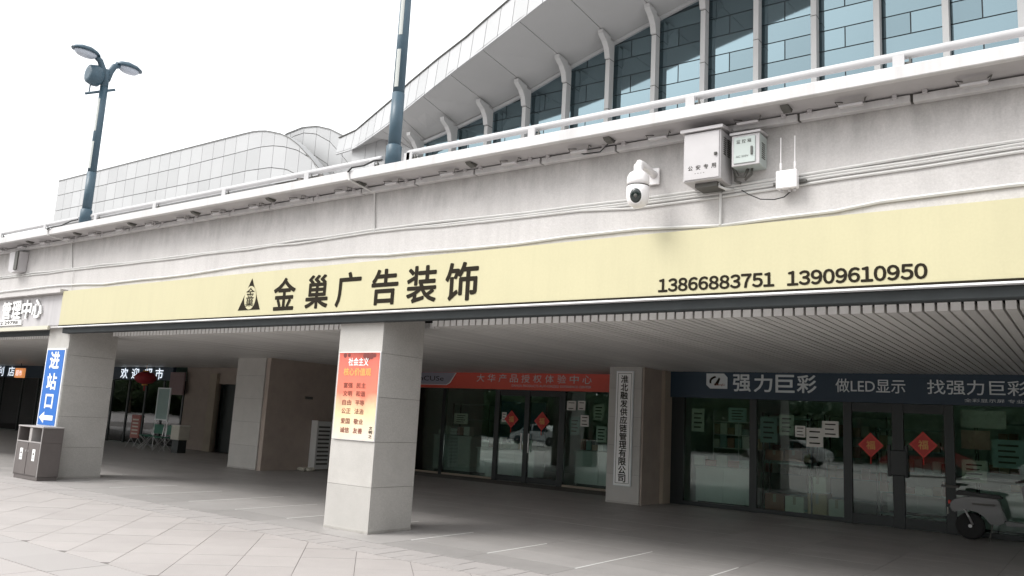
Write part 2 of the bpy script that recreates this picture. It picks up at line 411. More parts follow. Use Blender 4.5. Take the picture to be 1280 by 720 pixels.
bx('wall_ledge', 'wall', pod, -50, -17.02, 7.90, 8.046, 3.69, 3.76)
# solid ends and the body behind the shops
bx('rear_wall', 'indoor_wall', pod, -50, 12, 24.5, 24.8, 0, 4.82)
bx('end_wall', 'wall', pod, -50.3, -50, 8.05, 24.8, 0, 4.82)
bx('end_wall', 'wall', pod, 12, 12.3, 8.05, 24.8, 0, 4.82)

# ceiling
cl = bx('ceiling', 'dark', None, -50, 12, 8.46, 24.4, 3.03, 3.08); cl['kind'] = 'structure'
P = .1165
def strip_mesh(x, y0, y1):
    bm = B(); box(bm, x-.0455, x+.0455, y0, y1, 2.908, 2.992); return bm
def paint_lit_ends(o):
    o.data.materials.append(M['strip_end_lit'])
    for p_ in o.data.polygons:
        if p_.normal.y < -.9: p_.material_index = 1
cache = {}
def y_front(x):
    for px0 in (-26.45, -17.7, -8.92, -.12):
        if px0-.08 < x < px0+.95: return 9.17
    return 8.97
nstrip = 0
k = 0; x = -.3
far_s = B()
while x > -46:
    y0 = y_front(x); y1 = 17.25 if x > -8.0 else (18.3 if x > -17.8 else 17.4)
    if x > -26:
        key = (y0, y1)
        if key not in cache: cache[key] = (obj('ceiling_strip', strip_mesh(0, y0, y1), 'strip', cl)); paint_lit_ends(cache[key])
        src = cache[key]
        if src.get('used'): o = instance(src, 'ceiling_strip', (x, 0, random.uniform(-.0015,.0015)), cl)
        else: src['used'] = 1; src.location = (x, 0, 0)
        nstrip += 1
    else:
        box(far_s, x-.048, x+.048, y0, y1, 2.908, 2.992)
    x -= P
for s_ in cache.values():
    if 'used' in s_: del s_['used']
x = -.3+P
while x < 4:
    box(far_s, x-.048, x+.048, y_front(x), 17.25, 2.908, 2.992); x += P
o = obj('far_ceiling_strips', far_s, 'strip', cl); paint_lit_ends(o); o['kind'] = 'stuff'

# ============================================================ PILLARS
def pillar(x0, x1, y0, y1, zt, label, faces='fr', grp='stone-clad pillars along the outer edge of the arcade', lean=0):
    t = thing('stone_pillar', ((x0+x1)/2, (y0+y1)/2, 0), label, 'pillar', grp)
    bx('core', 'joint', t, x0+.02, x1-.02, y0+.02, y1-.02, 0, zt)
    zs = [0, .61, 1.22, 1.83, 2.44, zt]
    for a, b in zip(zs[:-1], zs[1:]):
        z0, z1 = a+.0018, b-.0018
        e = random.uniform(0, .0015)
        if a == 0: bx('skirting', 'stone_base', t, x0-.006, x1+.006, y0-.006, y1+.006, 0, .035, .002)
        bx('stone_panel', 'stone', t, x0-e, x1, y0, y0+.02, z0, z1, .002, loc=((x0+x1)/2, y0, a))
        bx('stone_panel', 'stone', t, x1-.02, x1+e, y0+.0205, y1-.0205, z0, z1, .002, loc=(x1, (y0+y1)/2, a))
        bx('stone_panel', 'stone', t, x0, x0+.02, y0+.0205, y1-.0205, z0, z1, .002, loc=(x0, (y0+y1)/2, a))
        bx('stone_panel', 'stone', t, x0, x1, y1-.02, y1, z0, z1, .002, loc=((x0+x1)/2, y1, a))
    return t
pillar(-8.96, -8.09, 8.15, 9.0, 3.025, 'granite-clad pillar with the red and cream values poster, nearest the camera')
pillar(-17.75, -16.88, 8.15, 9.15, 3.025, 'granite-clad pillar behind the blue arrow sign and the litter bin')
pillar(-.18, .69, 8.15, 9.15, 3.025, 'granite-clad pillar just outside the right edge of the photo')
pillar(-26.55, -25.68, 8.15, 9.15, 3.025, 'granite-clad pillar beyond the left edge of the photo')
pillar(-19.05, -17.86, 13.75, 14.85, 3.025, 'wide pale inner pillar at the end of the brown wall', grp='inner pillars')
pillar(-8.82, -8.03, 16.0, 17.3, 3.025, 'inner pillar carrying the tall white company board between the two shops', grp='inner pillars')
o = bx('pilaster', 'beige', None, -8.026, -7.90, 16.9, 17.27, 0, 3.02); props(o, 'narrow beige pilaster beside the dark shopfront with the navy sign', 'pilaster')

o = bx('side_cladding', 'brown_wall', None, -8.026, -7.985, 16.03, 16.895, 0, 3.02); props(o, 'brown cladding on the side of the inner pillar with the company board', 'wall panel')
# ============================================================ YELLOW SIGN
sg = thing('shop_sign', (-9, 7.97, 3.0), 'long pale yellow advertising signboard with brown characters and phone numbers', 'sign')
bx('board', 'cream', sg, -17.0, 6, 7.955, 8.046, 3.022, 3.715)
bx('lower_trim', 'ink', sg, -17.0, 6, 7.945, 8.046, 2.997, 3.020)
bx('lower_trim', 'white_print', sg, -17.0, 6, 7.94, 8.046, 2.978, 2.995)
Y = 7.951
for ch, (c_, w_) in zip('金巢广告装饰', ((-10.06,.49),(-9.32,.48),(-8.66,.49),(-7.94,.49),(-7.26,.51),(-6.58,.52))):
    put_text(ch, 'character', 'ink', sg, c_-w_/2, c_+w_/2, 3.09, 3.575, Y, bold=.022)
put_digits('13866883751', 'phone_number', 'ink', sg, -3.83, -2.57, 3.062, 3.197, Y, .006)
put_digits('13909610950', 'phone_number', 'ink', sg, -2.45, -1.20, 3.06, 3.195, Y, .006)
bm = B(); tri = [(-11.17,3.115),(-10.62,3.115),(-10.885,3.62)]
prism(bm, tri, Y-.002, 7.954); obj('triangle_emblem', bm, 'ink', sg)
bm = B(); lathe(bm, [(.145,-.001),(.145,.001)], (-10.885, Y-.004, 3.31), 28, 'Y', 1, 1.30); em = obj('emblem_oval', bm, 'cream', sg)
put_text('金', 'emblem_character', 'ink', sg, -10.985, -10.785, 3.30, 3.47, Y-.0075, bold=.01)
put_text('巢', 'emblem_character', 'ink', sg, -10.985, -10.785, 3.17, 3.295, Y-.0075, bold=.01)

# left sign with relief letters
ls = thing('relief_letter_sign', (-19.2, 8.03, 3.1), 'white raised characters with a small white number plate on the grey panel at far left', 'sign')
for i, ch in enumerate('管理中心'):
    xc = -19.53+i*.47
    for dy in (0,): 
        put_text(ch, 'character', 'signwhite', ls, xc-.20, xc+.20, 3.22, 3.60, 7.99, bold=.03)
        bm = text_bm(ch, 0, .09); vs_ = bm.verts
        a0, a1 = min(v.co.x for v in vs_), max(v.co.x for v in vs_); b0, b1 = min(v.co.y for v in vs_), max(v.co.y for v in vs_)
        for v in vs_: v.co = Vector((xc+(v.co.x-(a0+a1)/2)/(a1-a0)*.40, 8.012+v.co.z*.2, 3.41+(v.co.y-(b0+b1)/2)/(b1-b0)*.38))
        obj('character_body', bm, 'signwhite', ls)
bx('number_plate', 'signwhite', ls, -20.7, -18.78, 8.0, 8.034, 3.08, 3.195)
put_text('0561-392 29798', 'number', 'ink', ls, -20.6, -18.92, 3.10, 3.17, 7.997, bold=.02)

# ============================================================ RAILING ON THE DECK EDGE
def railing(x0, x1, label):
    t = thing('deck_railing', ((x0+x1)/2, 7.8, 4.953), label, 'railing', 'tubular rail sections along the deck edge')
    bm = B(); tube(bm, [(x0, 7.80, 5.14), (x0+.05, 7.80, 5.14), (x1-.05, 7.80, 5.14), (x1, 7.80, 5.14)], .042, 14, radii=[.034,.042,.042,.034]); obj('handrail', bm, 'rail', t)
    return t
def rail_post(t, x):
    bm = B(); box(bm, x-.05, x+.05, 7.725, 7.745, 4.953, 5.118); box(bm, x-.05, x+.05, 7.745, 7.80, 5.098, 5.116); obj('post_plate', bm, 'rail', t)
    bm = B(); prism(bm, [(7.745,4.954),(7.86,4.954),(7.745,5.09)], x+.085, x+.10, 'X'); box(bm, x+.045, x+.10, 7.75, 7.758, 5.02, 5.05); obj('gusset', bm, 'bracket', t)
segs = [(-50, -16.42, 'white tube rail left of the far lamp post'), (-15.95, -8.02, 'white tube rail between the two lamp posts'), (-7.55, .75, 'white tube rail right of the near lamp post')]
for a, b, lb in segs:
    t = railing(a, b, lb)
    k = -1.36
    while k > -34:
        if a+.05 < k < b-.05 : rail_post(t, k)
        k -= 2.045
    if b > 0: pass
    if a == -7.55: rail_post(t, -7.45)
    if a == -15.95: rail_post(t, -8.16)

# lamp brackets under the slab: U-shaped wall-washer holders and dark drain outlets
ORD = 'first second third fourth fifth sixth seventh eighth ninth tenth eleventh twelfth thirteenth fourteenth fifteenth sixteenth seventeenth eighteenth nineteenth twentieth twenty-first twenty-second twenty-third twenty-fourth twenty-fifth'.split()
u0 = None
for k in range(24):
    x = -1.80-1.005*k
    if u0 is None:
        u0 = thing('wash_light_bracket', (x, 7.86, 4.75), '', 'light', 'small light holders under the deck edge')
        bm = B()
        for s_ in (-1, 1):
            bm = B(); tube(bm, [(x+s_*.10, 7.92, 4.83), (x+s_*.14, 7.80, 4.80), (x+s_*.12, 7.82, 4.76)], .006, 6)
            obj('bent_arm', bm, 'bracket', u0)
        bx('light_bar', 'cabinet', u0, x-.11, x+.11, 7.79, 7.85, 4.735, 4.762, .005)
        c = u0
    else: c = copy_tree(u0, None, (x+1.80, 0, 0))
    c['label'] = ORD[k+1]+' small light holder from the right edge, under the deck lip'
c = copy_tree(u0, None, (1.03, 0, 0)); c['label'] = ORD[0]+' small light holder from the right edge, under the deck lip'
d0 = None
for k in range(13):
    x = -2.40-2.0*k
    if d0 is None:
        bm = B(); prism(bm, [(7.70,4.828),(7.86,4.828),(7.83,4.785),(7.73,4.80)], x-.04, x+.04, 'X')
        d0 = obj('drain_outlet', bm, 'bracket', None, loc=(x, 7.8, 4.8)); c = d0
    else: c = d0.copy(); C.objects.link(c); c.location.x = x
    props(c, ORD[k]+' dark drain outlet from the right edge, under the deck lip', 'drain', 'dark drain outlets under the deck lip')
bm = B(); tube(bm, [(-5.0+.12,7.83,4.77),(-4.8,7.9,4.745),(-4.6,7.93,4.75),(-4.45,7.85,4.80)], .008, 6)
o = obj('loose_cable', bm, 'cable'); props(o, 'short black cable slung from a light holder to a drain outlet', 'cable')
# small clamps at the trim joints
ssrc = None
for k in range(20):
    xx = -1.30-1.04*k
    for dx in (-.14, .12):
        if ssrc is None:
            bm = B(); box(bm, xx+dx-.02, xx+dx+.02, 7.93, 7.965, 4.79, 4.83); ssrc = obj('clamp', bm, 'cabinet', pod, loc=(xx+dx, 7.95, 4.8))
        else:
            o = instance(ssrc, 'clamp', (xx+dx+10, -.05, 4.8), pod)

# ============================================================ CONDUITS ON THE WALL
def conduit(name, pts, r, label, mt='conduit', dense=True, wob=.012, grp=None):
    q = []
    for a, b in zip(pts[:-1], pts[1:]):
        n = max(1, int((Vector(b)-Vector(a)).length/.6)) if dense else 1
        for i in range(n):
            p = Vector(a).lerp(Vector(b), i/n)
            if i: p.z += random.uniform(-wob, wob)
            q.append(p)
    q.append(Vector(pts[-1])); bm = B(); tube(bm, q, r, 6); o = obj(name, bm, mt)
    return props(o, label, 'cable' if mt == 'cable' else 'conduit', grp)
zh = [(-50,4.2),(-20,4.2),(-16.5,4.18),(-13.6,4.155),(-9.4,4.16),(-8.4,4.18),(-6.4,4.16),(-4.9,4.15),(-4.2,4.14),(-3.2,4.15),(-2.5,4.17),(-2,4.19),(-.5,4.235),(6,4.26)]
conduit('wall_conduit', [(a, 8.035, b+.014) for a, b in zh], .017, 'upper white conduit of the bundle running the length of the wall')
conduit('wall_conduit', [(a, 8.035, b-.019) for a, b in zh], .0145, 'second white conduit of the bundle, just under the upper one')
zr = [p for p in zh if p[0] > -9]
conduit('wall_conduit', [(a, 8.038, b-(.045 if a > -7.5 else .02)) for a, b in zr], .0135, 'third white conduit of the bundle, from near lamp post rightwards')
conduit('wall_conduit', [(a, 8.038, b-(.075 if a > -4.5 else .035)-.012) for a, b in zr if a > -6.6], .0145, 'lowest white conduit of the bundle behind the dome camera')
zl = [(-50,3.86),(-20,3.86),(-17.4,3.87),(-16.4,3.84),(-15.6,3.80),(-13.6,3.81),(-12,3.845),(-10.6,3.87),(-9.3,3.845),(-7.4,3.80),(-5.8,3.775),(-5.1,3.80),(-4.1,3.805),(-3.15,3.75),(-2.65,3.77),(-2.0,3.785),(-1.6,3.83),(-.55,3.855),(6,3.9)]
conduit('wall_conduit', [(a, 8.035, b) for a, b in zl], .019, 'single wavy white conduit running just above the yellow sign')
conduit('drop_conduit', [(-3.165,8.02,4.10),(-3.165,8.02,3.755)], .014, 'short vertical conduit between the bundle and the lower conduit', dense=False)
conduit('drop_conduit', [(-8.45,7.565,4.93),(-8.42,7.57,4.82),(-8.37,8.03,4.74),(-8.31,8.03,4.17)], .015, 'thin white conduit dropping from the near lamp post', dense=False)
conduit('drop_conduit', [(-17.2,7.565,4.93),(-17.18,7.57,4.82),(-17.1,8.03,4.74),(-16.95,8.03,4.2)], .015, 'thin white conduit dropping from the far lamp post', dense=False)
conduit('drop_conduit', [(-16.85,8.03,4.16),(-16.85,8.03,3.87),(-16.83,8.03,3.72)], .006, 'thin grey wire below the far conduit', dense=False)
conduit('lamp_cable', [(-7.93,7.7,5.08),(-8.05,7.66,5.07),(-8.2,7.62,5.01),(-8.38,7.565,4.99),(-8.45,7.56,4.93)], .014, 'black cable looping from the near lamp post to the conduit', 'cable', dense=False)
conduit('lamp_cable', [(-16.3,7.7,5.08),(-16.45,7.66,5.06),(-16.8,7.62,4.98),(-17.1,7.565,4.97),(-17.2,7.56,4.93)], .014, 'black cable looping from the far lamp post to the conduit', 'cable', dense=False)
conduit('hanging_cable', [(-2.93,8.0,4.10),(-2.85,7.98,4.04),(-2.72,7.97,3.97),(-2.58,7.97,3.95),(-2.48,7.97,3.965),(-2.41,7.97,4.02)], .006, 'thin black cable sagging between the bundle and the antenna box', 'cable', dense=False)

# ============================================================ CABINETS, ANTENNA BOX, CAMERA
c1 = thing('control_cabinet', (-3.25, 7.86, 4.17), 'larger light grey wall cabinet with four black characters and a sloping lid', 'cabinet')
bx('body', 'cabinet', c1, -3.46, -3.05, 7.72, 8.04, 4.17, 4.70, .006)
bx('door', 'cabinet', c1, -3.445, -3.065, 7.708, 7.719, 4.185, 4.69, .003)
bm = B(); prism(bm, [(7.68,4.702),(8.045,4.73),(8.045,4.765),(7.68,4.735)], -3.485, -3.02, 'X'); obj('lid', bm, 'cabinet', c1)
bx('underside_box', 'bracket', c1, -3.36, -3.12, 7.80, 8.03, 4.12, 4.168)
bm = B(); box(bm, -3.115, -3.085, 7.695, 7.707, 4.42, 4.45); box(bm, -3.108, -3.092, 7.685, 7.695, 4.425, 4.445); obj('lock', bm, 'bracket', c1)
for r in range(9):
    for q in range(2):
        z, y = 4.45+r*.022, 7.79+q*.1
        bx('vent_slot', 'bracket', c1, -3.05, -3.044, y, y+.07, z, z+.008)
for i, ch in enumerate('公安专用'):
    put_text(ch, 'character', 'ink', c1, -3.40+i*.085, -3.35+i*.085, 4.285, 4.335, 7.7075, bold=.02)
put_text('....', 'small_print', 'ink', c1, -3.33, -3.22, 4.245, 4.25, 7.7075)
bm = B(); tube(bm, [(-3.12,7.85,4.17),(-3.11,7.84,4.12),(-3.06,7.9,4.10),(-3.02,8.0,4.12)], .014, 8); obj('cable_gland', bm, 'conduit', c1)
c2 = thing('meter_cabinet', (-2.81, 7.9, 4.3), 'smaller green-grey wall cabinet with a handle, beside the larger cabinet', 'cabinet')
bx('body', 'cabinet2', c2, -2.97, -2.68, 7.83, 8.04, 4.30, 4.63, .005)
bx('frame', 'cabinet', c2, -2.97, -2.68, 7.812, 7.828, 4.30, 4.63, .004)
bx('door', 'cabinet2', c2, -2.945, -2.72, 7.80, 7.811, 4.325, 4.605, .004)
bm = B(); prism(bm, [(7.79,4.632),(8.045,4.65),(8.045,4.672),(7.79,4.655)], -2.985, -2.665, 'X'); obj('lid', bm, 'cabinet', c2)
bx('handle', 'bracket', c2, -2.765, -2.745, 7.785, 7.799, 4.40, 4.49, .003)
for i, ch in enumerate('监控箱'):
    put_text(ch, 'character', 'ink', c2, -2.915+i*.057, -2.875+i*.057, 4.535, 4.575, 7.7985)
put_text('AC 220V', 'small_print', 'ink', c2, -2.92, -2.79, 4.385, 4.405, 7.7985)
for k in range(2):
    z = 4.38+k*.03
for r in range(8): bx('vent_slot', 'bracket', c2, -2.68, -2.675, 7.88, 7.97, 4.38+r*.022, 4.388+r*.022)
bm = B(); tube(bm, [(-2.99,7.95,4.5),(-3.0,7.95,4.33),(-2.95,7.94,4.23),(-2.88,7.94,4.22),(-2.84,7.94,4.30)], .017, 8)
tube(bm, [(-3.02,7.98,4.66),(-3.01,7.98,4.4),(-2.99,7.98,4.2),(-2.93,7.98,4.17)], .014, 8)
tube(bm, [(-2.80,7.94,4.30),(-2.81,7.95,4.24),(-2.88,7.96,4.19)], .013, 8)
obj('cable_hose', bm, 'bracket', c2)
ap = thing('antenna_box', (-2.44, 7.95, 4.03), 'small white box with two upright rod antennas', 'antenna box')
bx('body', 'camwhite', ap, -2.545, -2.335, 7.90, 7.985, 4.035, 4.225, .01)
bx('mounting_bar', 'bracket', ap, -2.60, -2.27, 7.99, 8.02, 4.105, 4.13)
for ax_ in (-2.505, -2.365):
    bm = B(); tube(bm, [(ax_,7.94,4.22),(ax_,7.94,4.31)], .012, 8); tube(bm, [(ax_,7.94,4.31),(ax_,7.94,4.58)], .006, 6); obj('rod_antenna', bm, 'camwhite', ap)
for ax_ in (-2.50, -2.42, -2.37):
    bm = B(); tube(bm, [(ax_,7.95,4.035),(ax_,7.95,4.005)], .012, 8); obj('connector', bm, 'cabinet', ap)

dc = thing('dome_camera', (-3.955, 7.66, 4.2), 'white dome surveillance camera hanging from a wall arm', 'camera')
cxp, cyp = -3.955, 7.66
bm = B(); lathe(bm, [(.045,.235),(.052,.215),(.05,.17),(.06,.155),(.098,.13),(.118,.095),(.122,.05),(.124,-.005)], (cxp,cyp,4.19), 24); obj('housing', bm, 'camwhite', dc)
bm = B(); lathe(bm, [(.118,-.006),(.120,-.012),(.119,-.018)], (cxp,cyp,4.19), 24); obj('seam', bm, 'bracket', dc)
bm = B(); lathe(bm, [(.122,-.019),(.124,-.08),(.122,-.14),(.11,-.19),(.085,-.225),(.045,-.247),(.0,-.255)], (cxp,cyp,4.19), 24); obj('ball_cover', bm, 'camwhite', dc)
# lens eye facing down-left towards the square
dirv = Vector((.28,-.92,-.22)).normalized(); ctr = Vector((cxp,cyp,4.07))
up_ = Vector((0,0,1)); sx_ = dirv.cross(up_).normalized(); uy_ = sx_.cross(dirv)
def disc_stack(bm, prof, ctr, sx=1, sy=1):
    rings = []
    for r, h in prof:
        rings.append([bm.verts.new(ctr + dirv*h + sx_*(r*sx*cos(2*pi*k/20)) + uy_*(r*sy*sin(2*pi*k/20))) for k in range(20)])
    for i in range(len(rings)-1):
        for k in range(20):
            f = bm.faces.new((rings[i][k], rings[i][(k+1)%20], rings[i+1][(k+1)%20], rings[i+1][k])); f.smooth = True
    bm.faces.new(rings[-1])
bm = B(); disc_stack(bm, [(.085,.06),(.085,.108),(.078,.118),(.070,.121)], ctr, .95, 1.15); obj('lens_hood', bm, 'camwhite', dc)
bm = B(); disc_stack(bm, [(.068,.11),(.068,.124),(.05,.131),(.02,.134)], ctr, .9, 1.15); ob = obj('lens_window', bm, 'camglass', dc)
bm = B(); disc_stack(bm, [(.02,.13),(.02,.1365),(.008,.1375)], ctr); obj('lens', bm, 'bracket', dc)
bm = B(); tube(bm, [(cxp,cyp,4.40),(cxp,cyp+.02,4.44),(cxp+.01,cyp+.10,4.44),(cxp+.02,cyp+.25,4.41),(cxp+.02,8.0,4.40)], .04, 10, radii=[.04,.045,.042,.04,.045]); obj('arm', bm, 'camwhite', dc)
bx('wall_plate', 'camwhite', dc, cxp-.07, cxp+.08, 8.0, 8.03, 4.29, 4.48, .006)

# hopper box on the far-left wall
hb = thing('wall_duct_box', (-19.2, 7.95, 4.25), 'grey box duct under the deck lip at far left', 'duct')
bm = B(); prism(bm, [(-19.45,4.68),(-18.98,4.68),(-19.0,4.25),(-19.25,4.22),(-19.42,4.27)], 7.85, 8.04); obj('body', bm, 'cabinet', hb)
bx('side_cover', 'bracket', hb, -19.12, -18.985, 7.82, 7.849, 4.27, 4.68)

# ============================================================ LAMP POSTS
lp = thing('lamp_post', (-7.8, 7.78, 4.953), 'near blue-grey lamp post whose head is above the photo, on the deck edge', 'lamp post', 'lamp posts on the deck edge')
lx, ly = -7.8, 7.78
def oct_pole(bm, pts, rad): tube(bm, pts, 0, 14, radii=rad)
bm = B(); oct_pole(bm, [(lx,ly,4.953),(lx,ly,5.27),(lx,ly,5.29)], [.112,.108,.09]); obj('base_sleeve', bm, 'lamp', lp)
bm = B(); oct_pole(bm, [(lx,ly,5.25),(lx,ly,6.05)], [.090,.088]); obj('pole', bm, 'lamp', lp)
bm = B(); oct_pole(bm, [(lx,ly,6.05),(lx,ly,7.9)], [.0835,.077]); obj('upper_pole', bm, 'lamp', lp)
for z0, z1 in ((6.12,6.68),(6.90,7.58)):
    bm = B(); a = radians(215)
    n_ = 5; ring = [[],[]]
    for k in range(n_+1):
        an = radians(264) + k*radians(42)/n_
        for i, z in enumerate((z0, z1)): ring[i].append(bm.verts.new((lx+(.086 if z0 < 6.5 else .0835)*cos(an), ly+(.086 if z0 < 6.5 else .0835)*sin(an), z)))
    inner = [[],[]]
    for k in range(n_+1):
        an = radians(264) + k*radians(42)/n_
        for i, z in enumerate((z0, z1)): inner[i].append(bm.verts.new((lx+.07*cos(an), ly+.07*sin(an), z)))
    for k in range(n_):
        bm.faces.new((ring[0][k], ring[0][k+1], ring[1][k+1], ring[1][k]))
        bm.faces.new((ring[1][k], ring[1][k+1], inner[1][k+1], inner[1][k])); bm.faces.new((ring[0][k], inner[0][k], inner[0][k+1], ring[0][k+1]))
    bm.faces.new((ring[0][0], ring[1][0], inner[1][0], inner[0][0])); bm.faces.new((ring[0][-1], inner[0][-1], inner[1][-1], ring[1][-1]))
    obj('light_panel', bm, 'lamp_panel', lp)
bm = B(); oct_pole(bm, [(lx,ly,7.85),(lx,ly,8.2),(lx,ly,8.24)], [.078,.07,.03]); obj('neck', bm, 'lamp', lp)
for s_, zz in ((-1, 8.42), (1, 8.42)):
    a = thing('arm', (0,0,0), None, None); C.objects.unlink(a); bpy.data.objects.remove(a)
    bm = B(); tube(bm, [(lx,ly+s_*.03,8.02),(lx,ly+s_*.08,8.22),(lx,ly+s_*.15,8.36),(lx,ly+s_*.26,8.43)], .05, 10, radii=[.07,.066,.06,.06]); ar = obj('arm', bm, 'lamp', lp)
    bm = B(); y0 = ly+s_*.20
    # cobra shell: lofted half ellipsoid
    secs = [(-.02,.06,.06),(.06,.13,.10),(.2,.18,.13),(.36,.17,.11),(.48,.11,.06),(.53,.03,.02)]; rings = []
    for d, w_, h_ in secs:
        ring = [bm.verts.new((lx+w_*cos(t_), y0+s_*d, 8.42+h_*max(0, sin(t_))+.02*d)) for t_ in [pi*k/8 for k in range(9)]]
        rings.append(ring)
    for i in range(len(rings)-1):
        for k in range(8):
            f = bm.faces.new((rings[i][k], rings[i][k+1], rings[i+1][k+1], rings[i+1][k])); f.smooth = True
        bm.faces.new((rings[i][0], rings[i+1][0], rings[i+1][8], rings[i][8]))
    bm.faces.new(rings[0]); hd = obj('lamp_head', bm, 'lamp', ar)
    bm = B(); lathe(bm, [(.14,0),(.135,-.04),(.10,-.085),(.04,-.105)], (lx, y0+s_*.25, 8.424), 18, 'Z', 1, 1.6); obj('lens', bm, 'lens', ar)
# horn/box loudspeaker and bracket bar
bm = B(); lathe(bm, [(.10,-.14),(.17,-.12),(.20,0),(.19,.09),(.12,.15)], (lx-.05, ly-.20, 8.04), 16, 'Y', 1, 1.1); tube(bm, [(lx-.02,ly-.02,8.0),(lx-.05,ly-.2,8.02)], .03, 8); obj('loudspeaker', bm, 'lamp', lp)
bm = B(); tube(bm, [(lx-.22,ly-.25,7.67),(lx+.14,ly+.16,7.83)], .028, 8); tube(bm, [(lx-.17,ly-.2,7.70),(lx-.16,ly-.2,7.95)], .014, 6); obj('bracket_bar', bm, 'lamp', lp)
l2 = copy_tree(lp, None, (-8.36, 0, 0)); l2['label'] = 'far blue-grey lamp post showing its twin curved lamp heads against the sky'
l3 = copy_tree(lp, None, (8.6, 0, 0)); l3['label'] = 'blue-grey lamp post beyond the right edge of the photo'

# ============================================================ LITTER BIN
bn = thing('litter_bin', (-16.97, 7.9, 0), 'brown-grey double litter bin with two dark openings at the foot of the pillar', 'bin')
X0, X1, Y0, Y1 = -17.46, -16.47, 7.70, 8.10
bx('plinth', 'bin', bn, X0+.02, X1-.02, Y0+.02, Y1-.01, 0, .07)
bx('cabinet', 'bin', bn, X0, X1, Y0+.01, Y1, .07, .70, .006)
bx('side_panel', 'bin', bn, X1-.035, X1, Y0+.01, Y1, .702, .985, .004); bx('side_panel', 'bin', bn, X0, X0+.035, Y0+.01, Y1, .702, .985, .004)
bx('back_panel', 'bin', bn, X0+.036, X1-.036, Y1-.02, Y1, .702, .985)
bx('divider', 'bin_light', bn, (X0+X1)/2-.05, (X0+X1)/2+.05, Y0+.01, Y1-.03, .702, .985, .004)
bx('top', 'bin_light', bn, X0-.015, X1+.015, Y0-.01, Y1+.01, .987, 1.015, .006)
for a in (X0, X1-.02): bx('edge_trim', 'bin_light', bn, a, a+.02, Y0-.003, Y0+.008, .07, .985)
bx('shelf_trim', 'bin_light', bn, X0+.022, X1-.022, Y0-.003, Y0+.008, .70, .725)
for i in range(2):
    a = X0+.03+i*.475
    bm = B(); box(bm, a, a+.455, Y0-.004, Y0+.008, .09, .685, .004); d = obj('door', bm, 'bin', bn)
    bx('label_plate', 'white_print', d, a+.17+.03*i, a+.28+.03*i, Y0-.008, Y0-.0045, .36, .58)
    put_text('可回收物' if i == 0 else '其他垃圾', 'print', 'ink', d, a+.185+.03*i, a+.265+.03*i, .40, .43, Y0-.0095)
    bm = B(); lathe(bm, [(.022,-.0),(.022,-.003)], (a+.225+.03*i, Y0-.0085, .49), 12, 'Y'); obj('symbol', bm, 'ink', d)
    bx('lock', 'bin_light', d, a+.40-i*.38, a+.42-i*.38, Y0-.014, Y0-.0045, .52, .56)

# ============================================================ SIGNS ON PILLARS
bs = thing('direction_sign', (-17.27, 8.12, 1.0), 'blue vertical direction sign with white characters and a left arrow', 'sign')
bx('board', 'white_print', bs, -17.68, -16.90, 8.12, 8.146, .985, 2.575)
bx('face', 'blue', bs, -17.64, -16.935, 8.112, 8.119, 1.025, 2.54)
for ch, z, w_, h_ in (('进', 2.33, .19, .165), ('站', 1.90, .19, .16), ('口', 1.50, .155, .135)):
    put_text(ch, 'character', 'white_print', bs, -17.28-w_, -17.28+w_, z-h_, z+h_, 8.1085, bold=.03)
bm = B(); prism(bm, [(-17.60,1.175),(-17.40,1.29),(-17.40,1.22),(-17.03,1.22),(-17.03,1.125),(-17.40,1.125),(-17.40,1.06)], 8.106, 8.1115); obj('arrow', bm, 'white_print', bs)

def poster_mat():
    mt = bpy.data.materials.new('poster_print'); mt.use_nodes = True; t = mt.node_tree; n = t.nodes; l = t.links.new; b = n['Principled BSDF']; b.inputs['Roughness'].default_value = .5
    ge = n.new('ShaderNodeNewGeometry'); sp = n.new('ShaderNodeSeparateXYZ'); l(ge.outputs['Position'], sp.inputs[0])
    no = n.new('ShaderNodeTexNoise'); no.inputs['Scale'].default_value = 3.5; no.inputs['Detail'].default_value = 3; l(ge.outputs['Position'], no.inputs['Vector'])
    ma = n.new('ShaderNodeMath'); ma.operation = 'MULTIPLY_ADD'; ma.inputs[1].default_value = .35; l(no.outputs['Fac'], ma.inputs[0]); l(sp.outputs['Z'], ma.inputs[2])
    mr = n.new('ShaderNodeMapRange'); mr.inputs['From Min'].default_value = 1.42; mr.inputs['From Max'].default_value = 2.62; l(ma.outputs[0], mr.inputs['Value'])
    cr = n.new('ShaderNodeValToRGB'); l(mr.outputs[0], cr.inputs[0]); e = cr.color_ramp.elements
    e[0].position = 0; e[0].color = (.76,.64,.52,1); e[1].position = 1; e[1].color = (.30,.05,.035,1)
    for p_, c_ in ((.25,(.78,.62,.36,1)),(.42,(.76,.44,.27,1)),(.55,(.70,.19,.12,1)),(.85,(.66,.14,.10,1))):
        k = e.new(p_); k.color = c_
    l(cr.outputs[0], b.inputs['Base Color']); return mt
ps = thing('values_poster', (-8.49, 8.12, 1.23), 'red and cream poster of paired characters on the nearest pillar', 'poster')
bx('board', 'signwhite', ps, -8.91, -8.085, 8.125, 8.147, 1.225, 2.455)
bx('print', poster_mat(), ps, -8.90, -8.095, 8.12, 8.1245, 1.235, 2.445)
put_text('社会主义', 'title', 'white_print', ps, -8.70, -8.30, 2.26, 2.37, 8.117, bold=.02)
put_text('核心价值观', 'title', 'gold_print', ps, -8.78, -8.24, 2.12, 2.225, 8.117, bold=.02)
pairs = [('富强','民主'),('文明','和谐'),('自由','平等'),('公正','法治'),('爱国','敬业'),('诚信','友善')]
zz = [1.98, 1.865, 1.74, 1.62, 1.48, 1.355]
for (a, b), z in zip(pairs, zz):
    put_text(a, 'words', 'poster_ink', ps, -8.76, -8.58, z-.035, z+.04, 8.117, bold=.012)
    put_text(b, 'words', 'poster_ink', ps, -8.50, -8.32, z-.035, z+.04, 8.117, bold=.012)
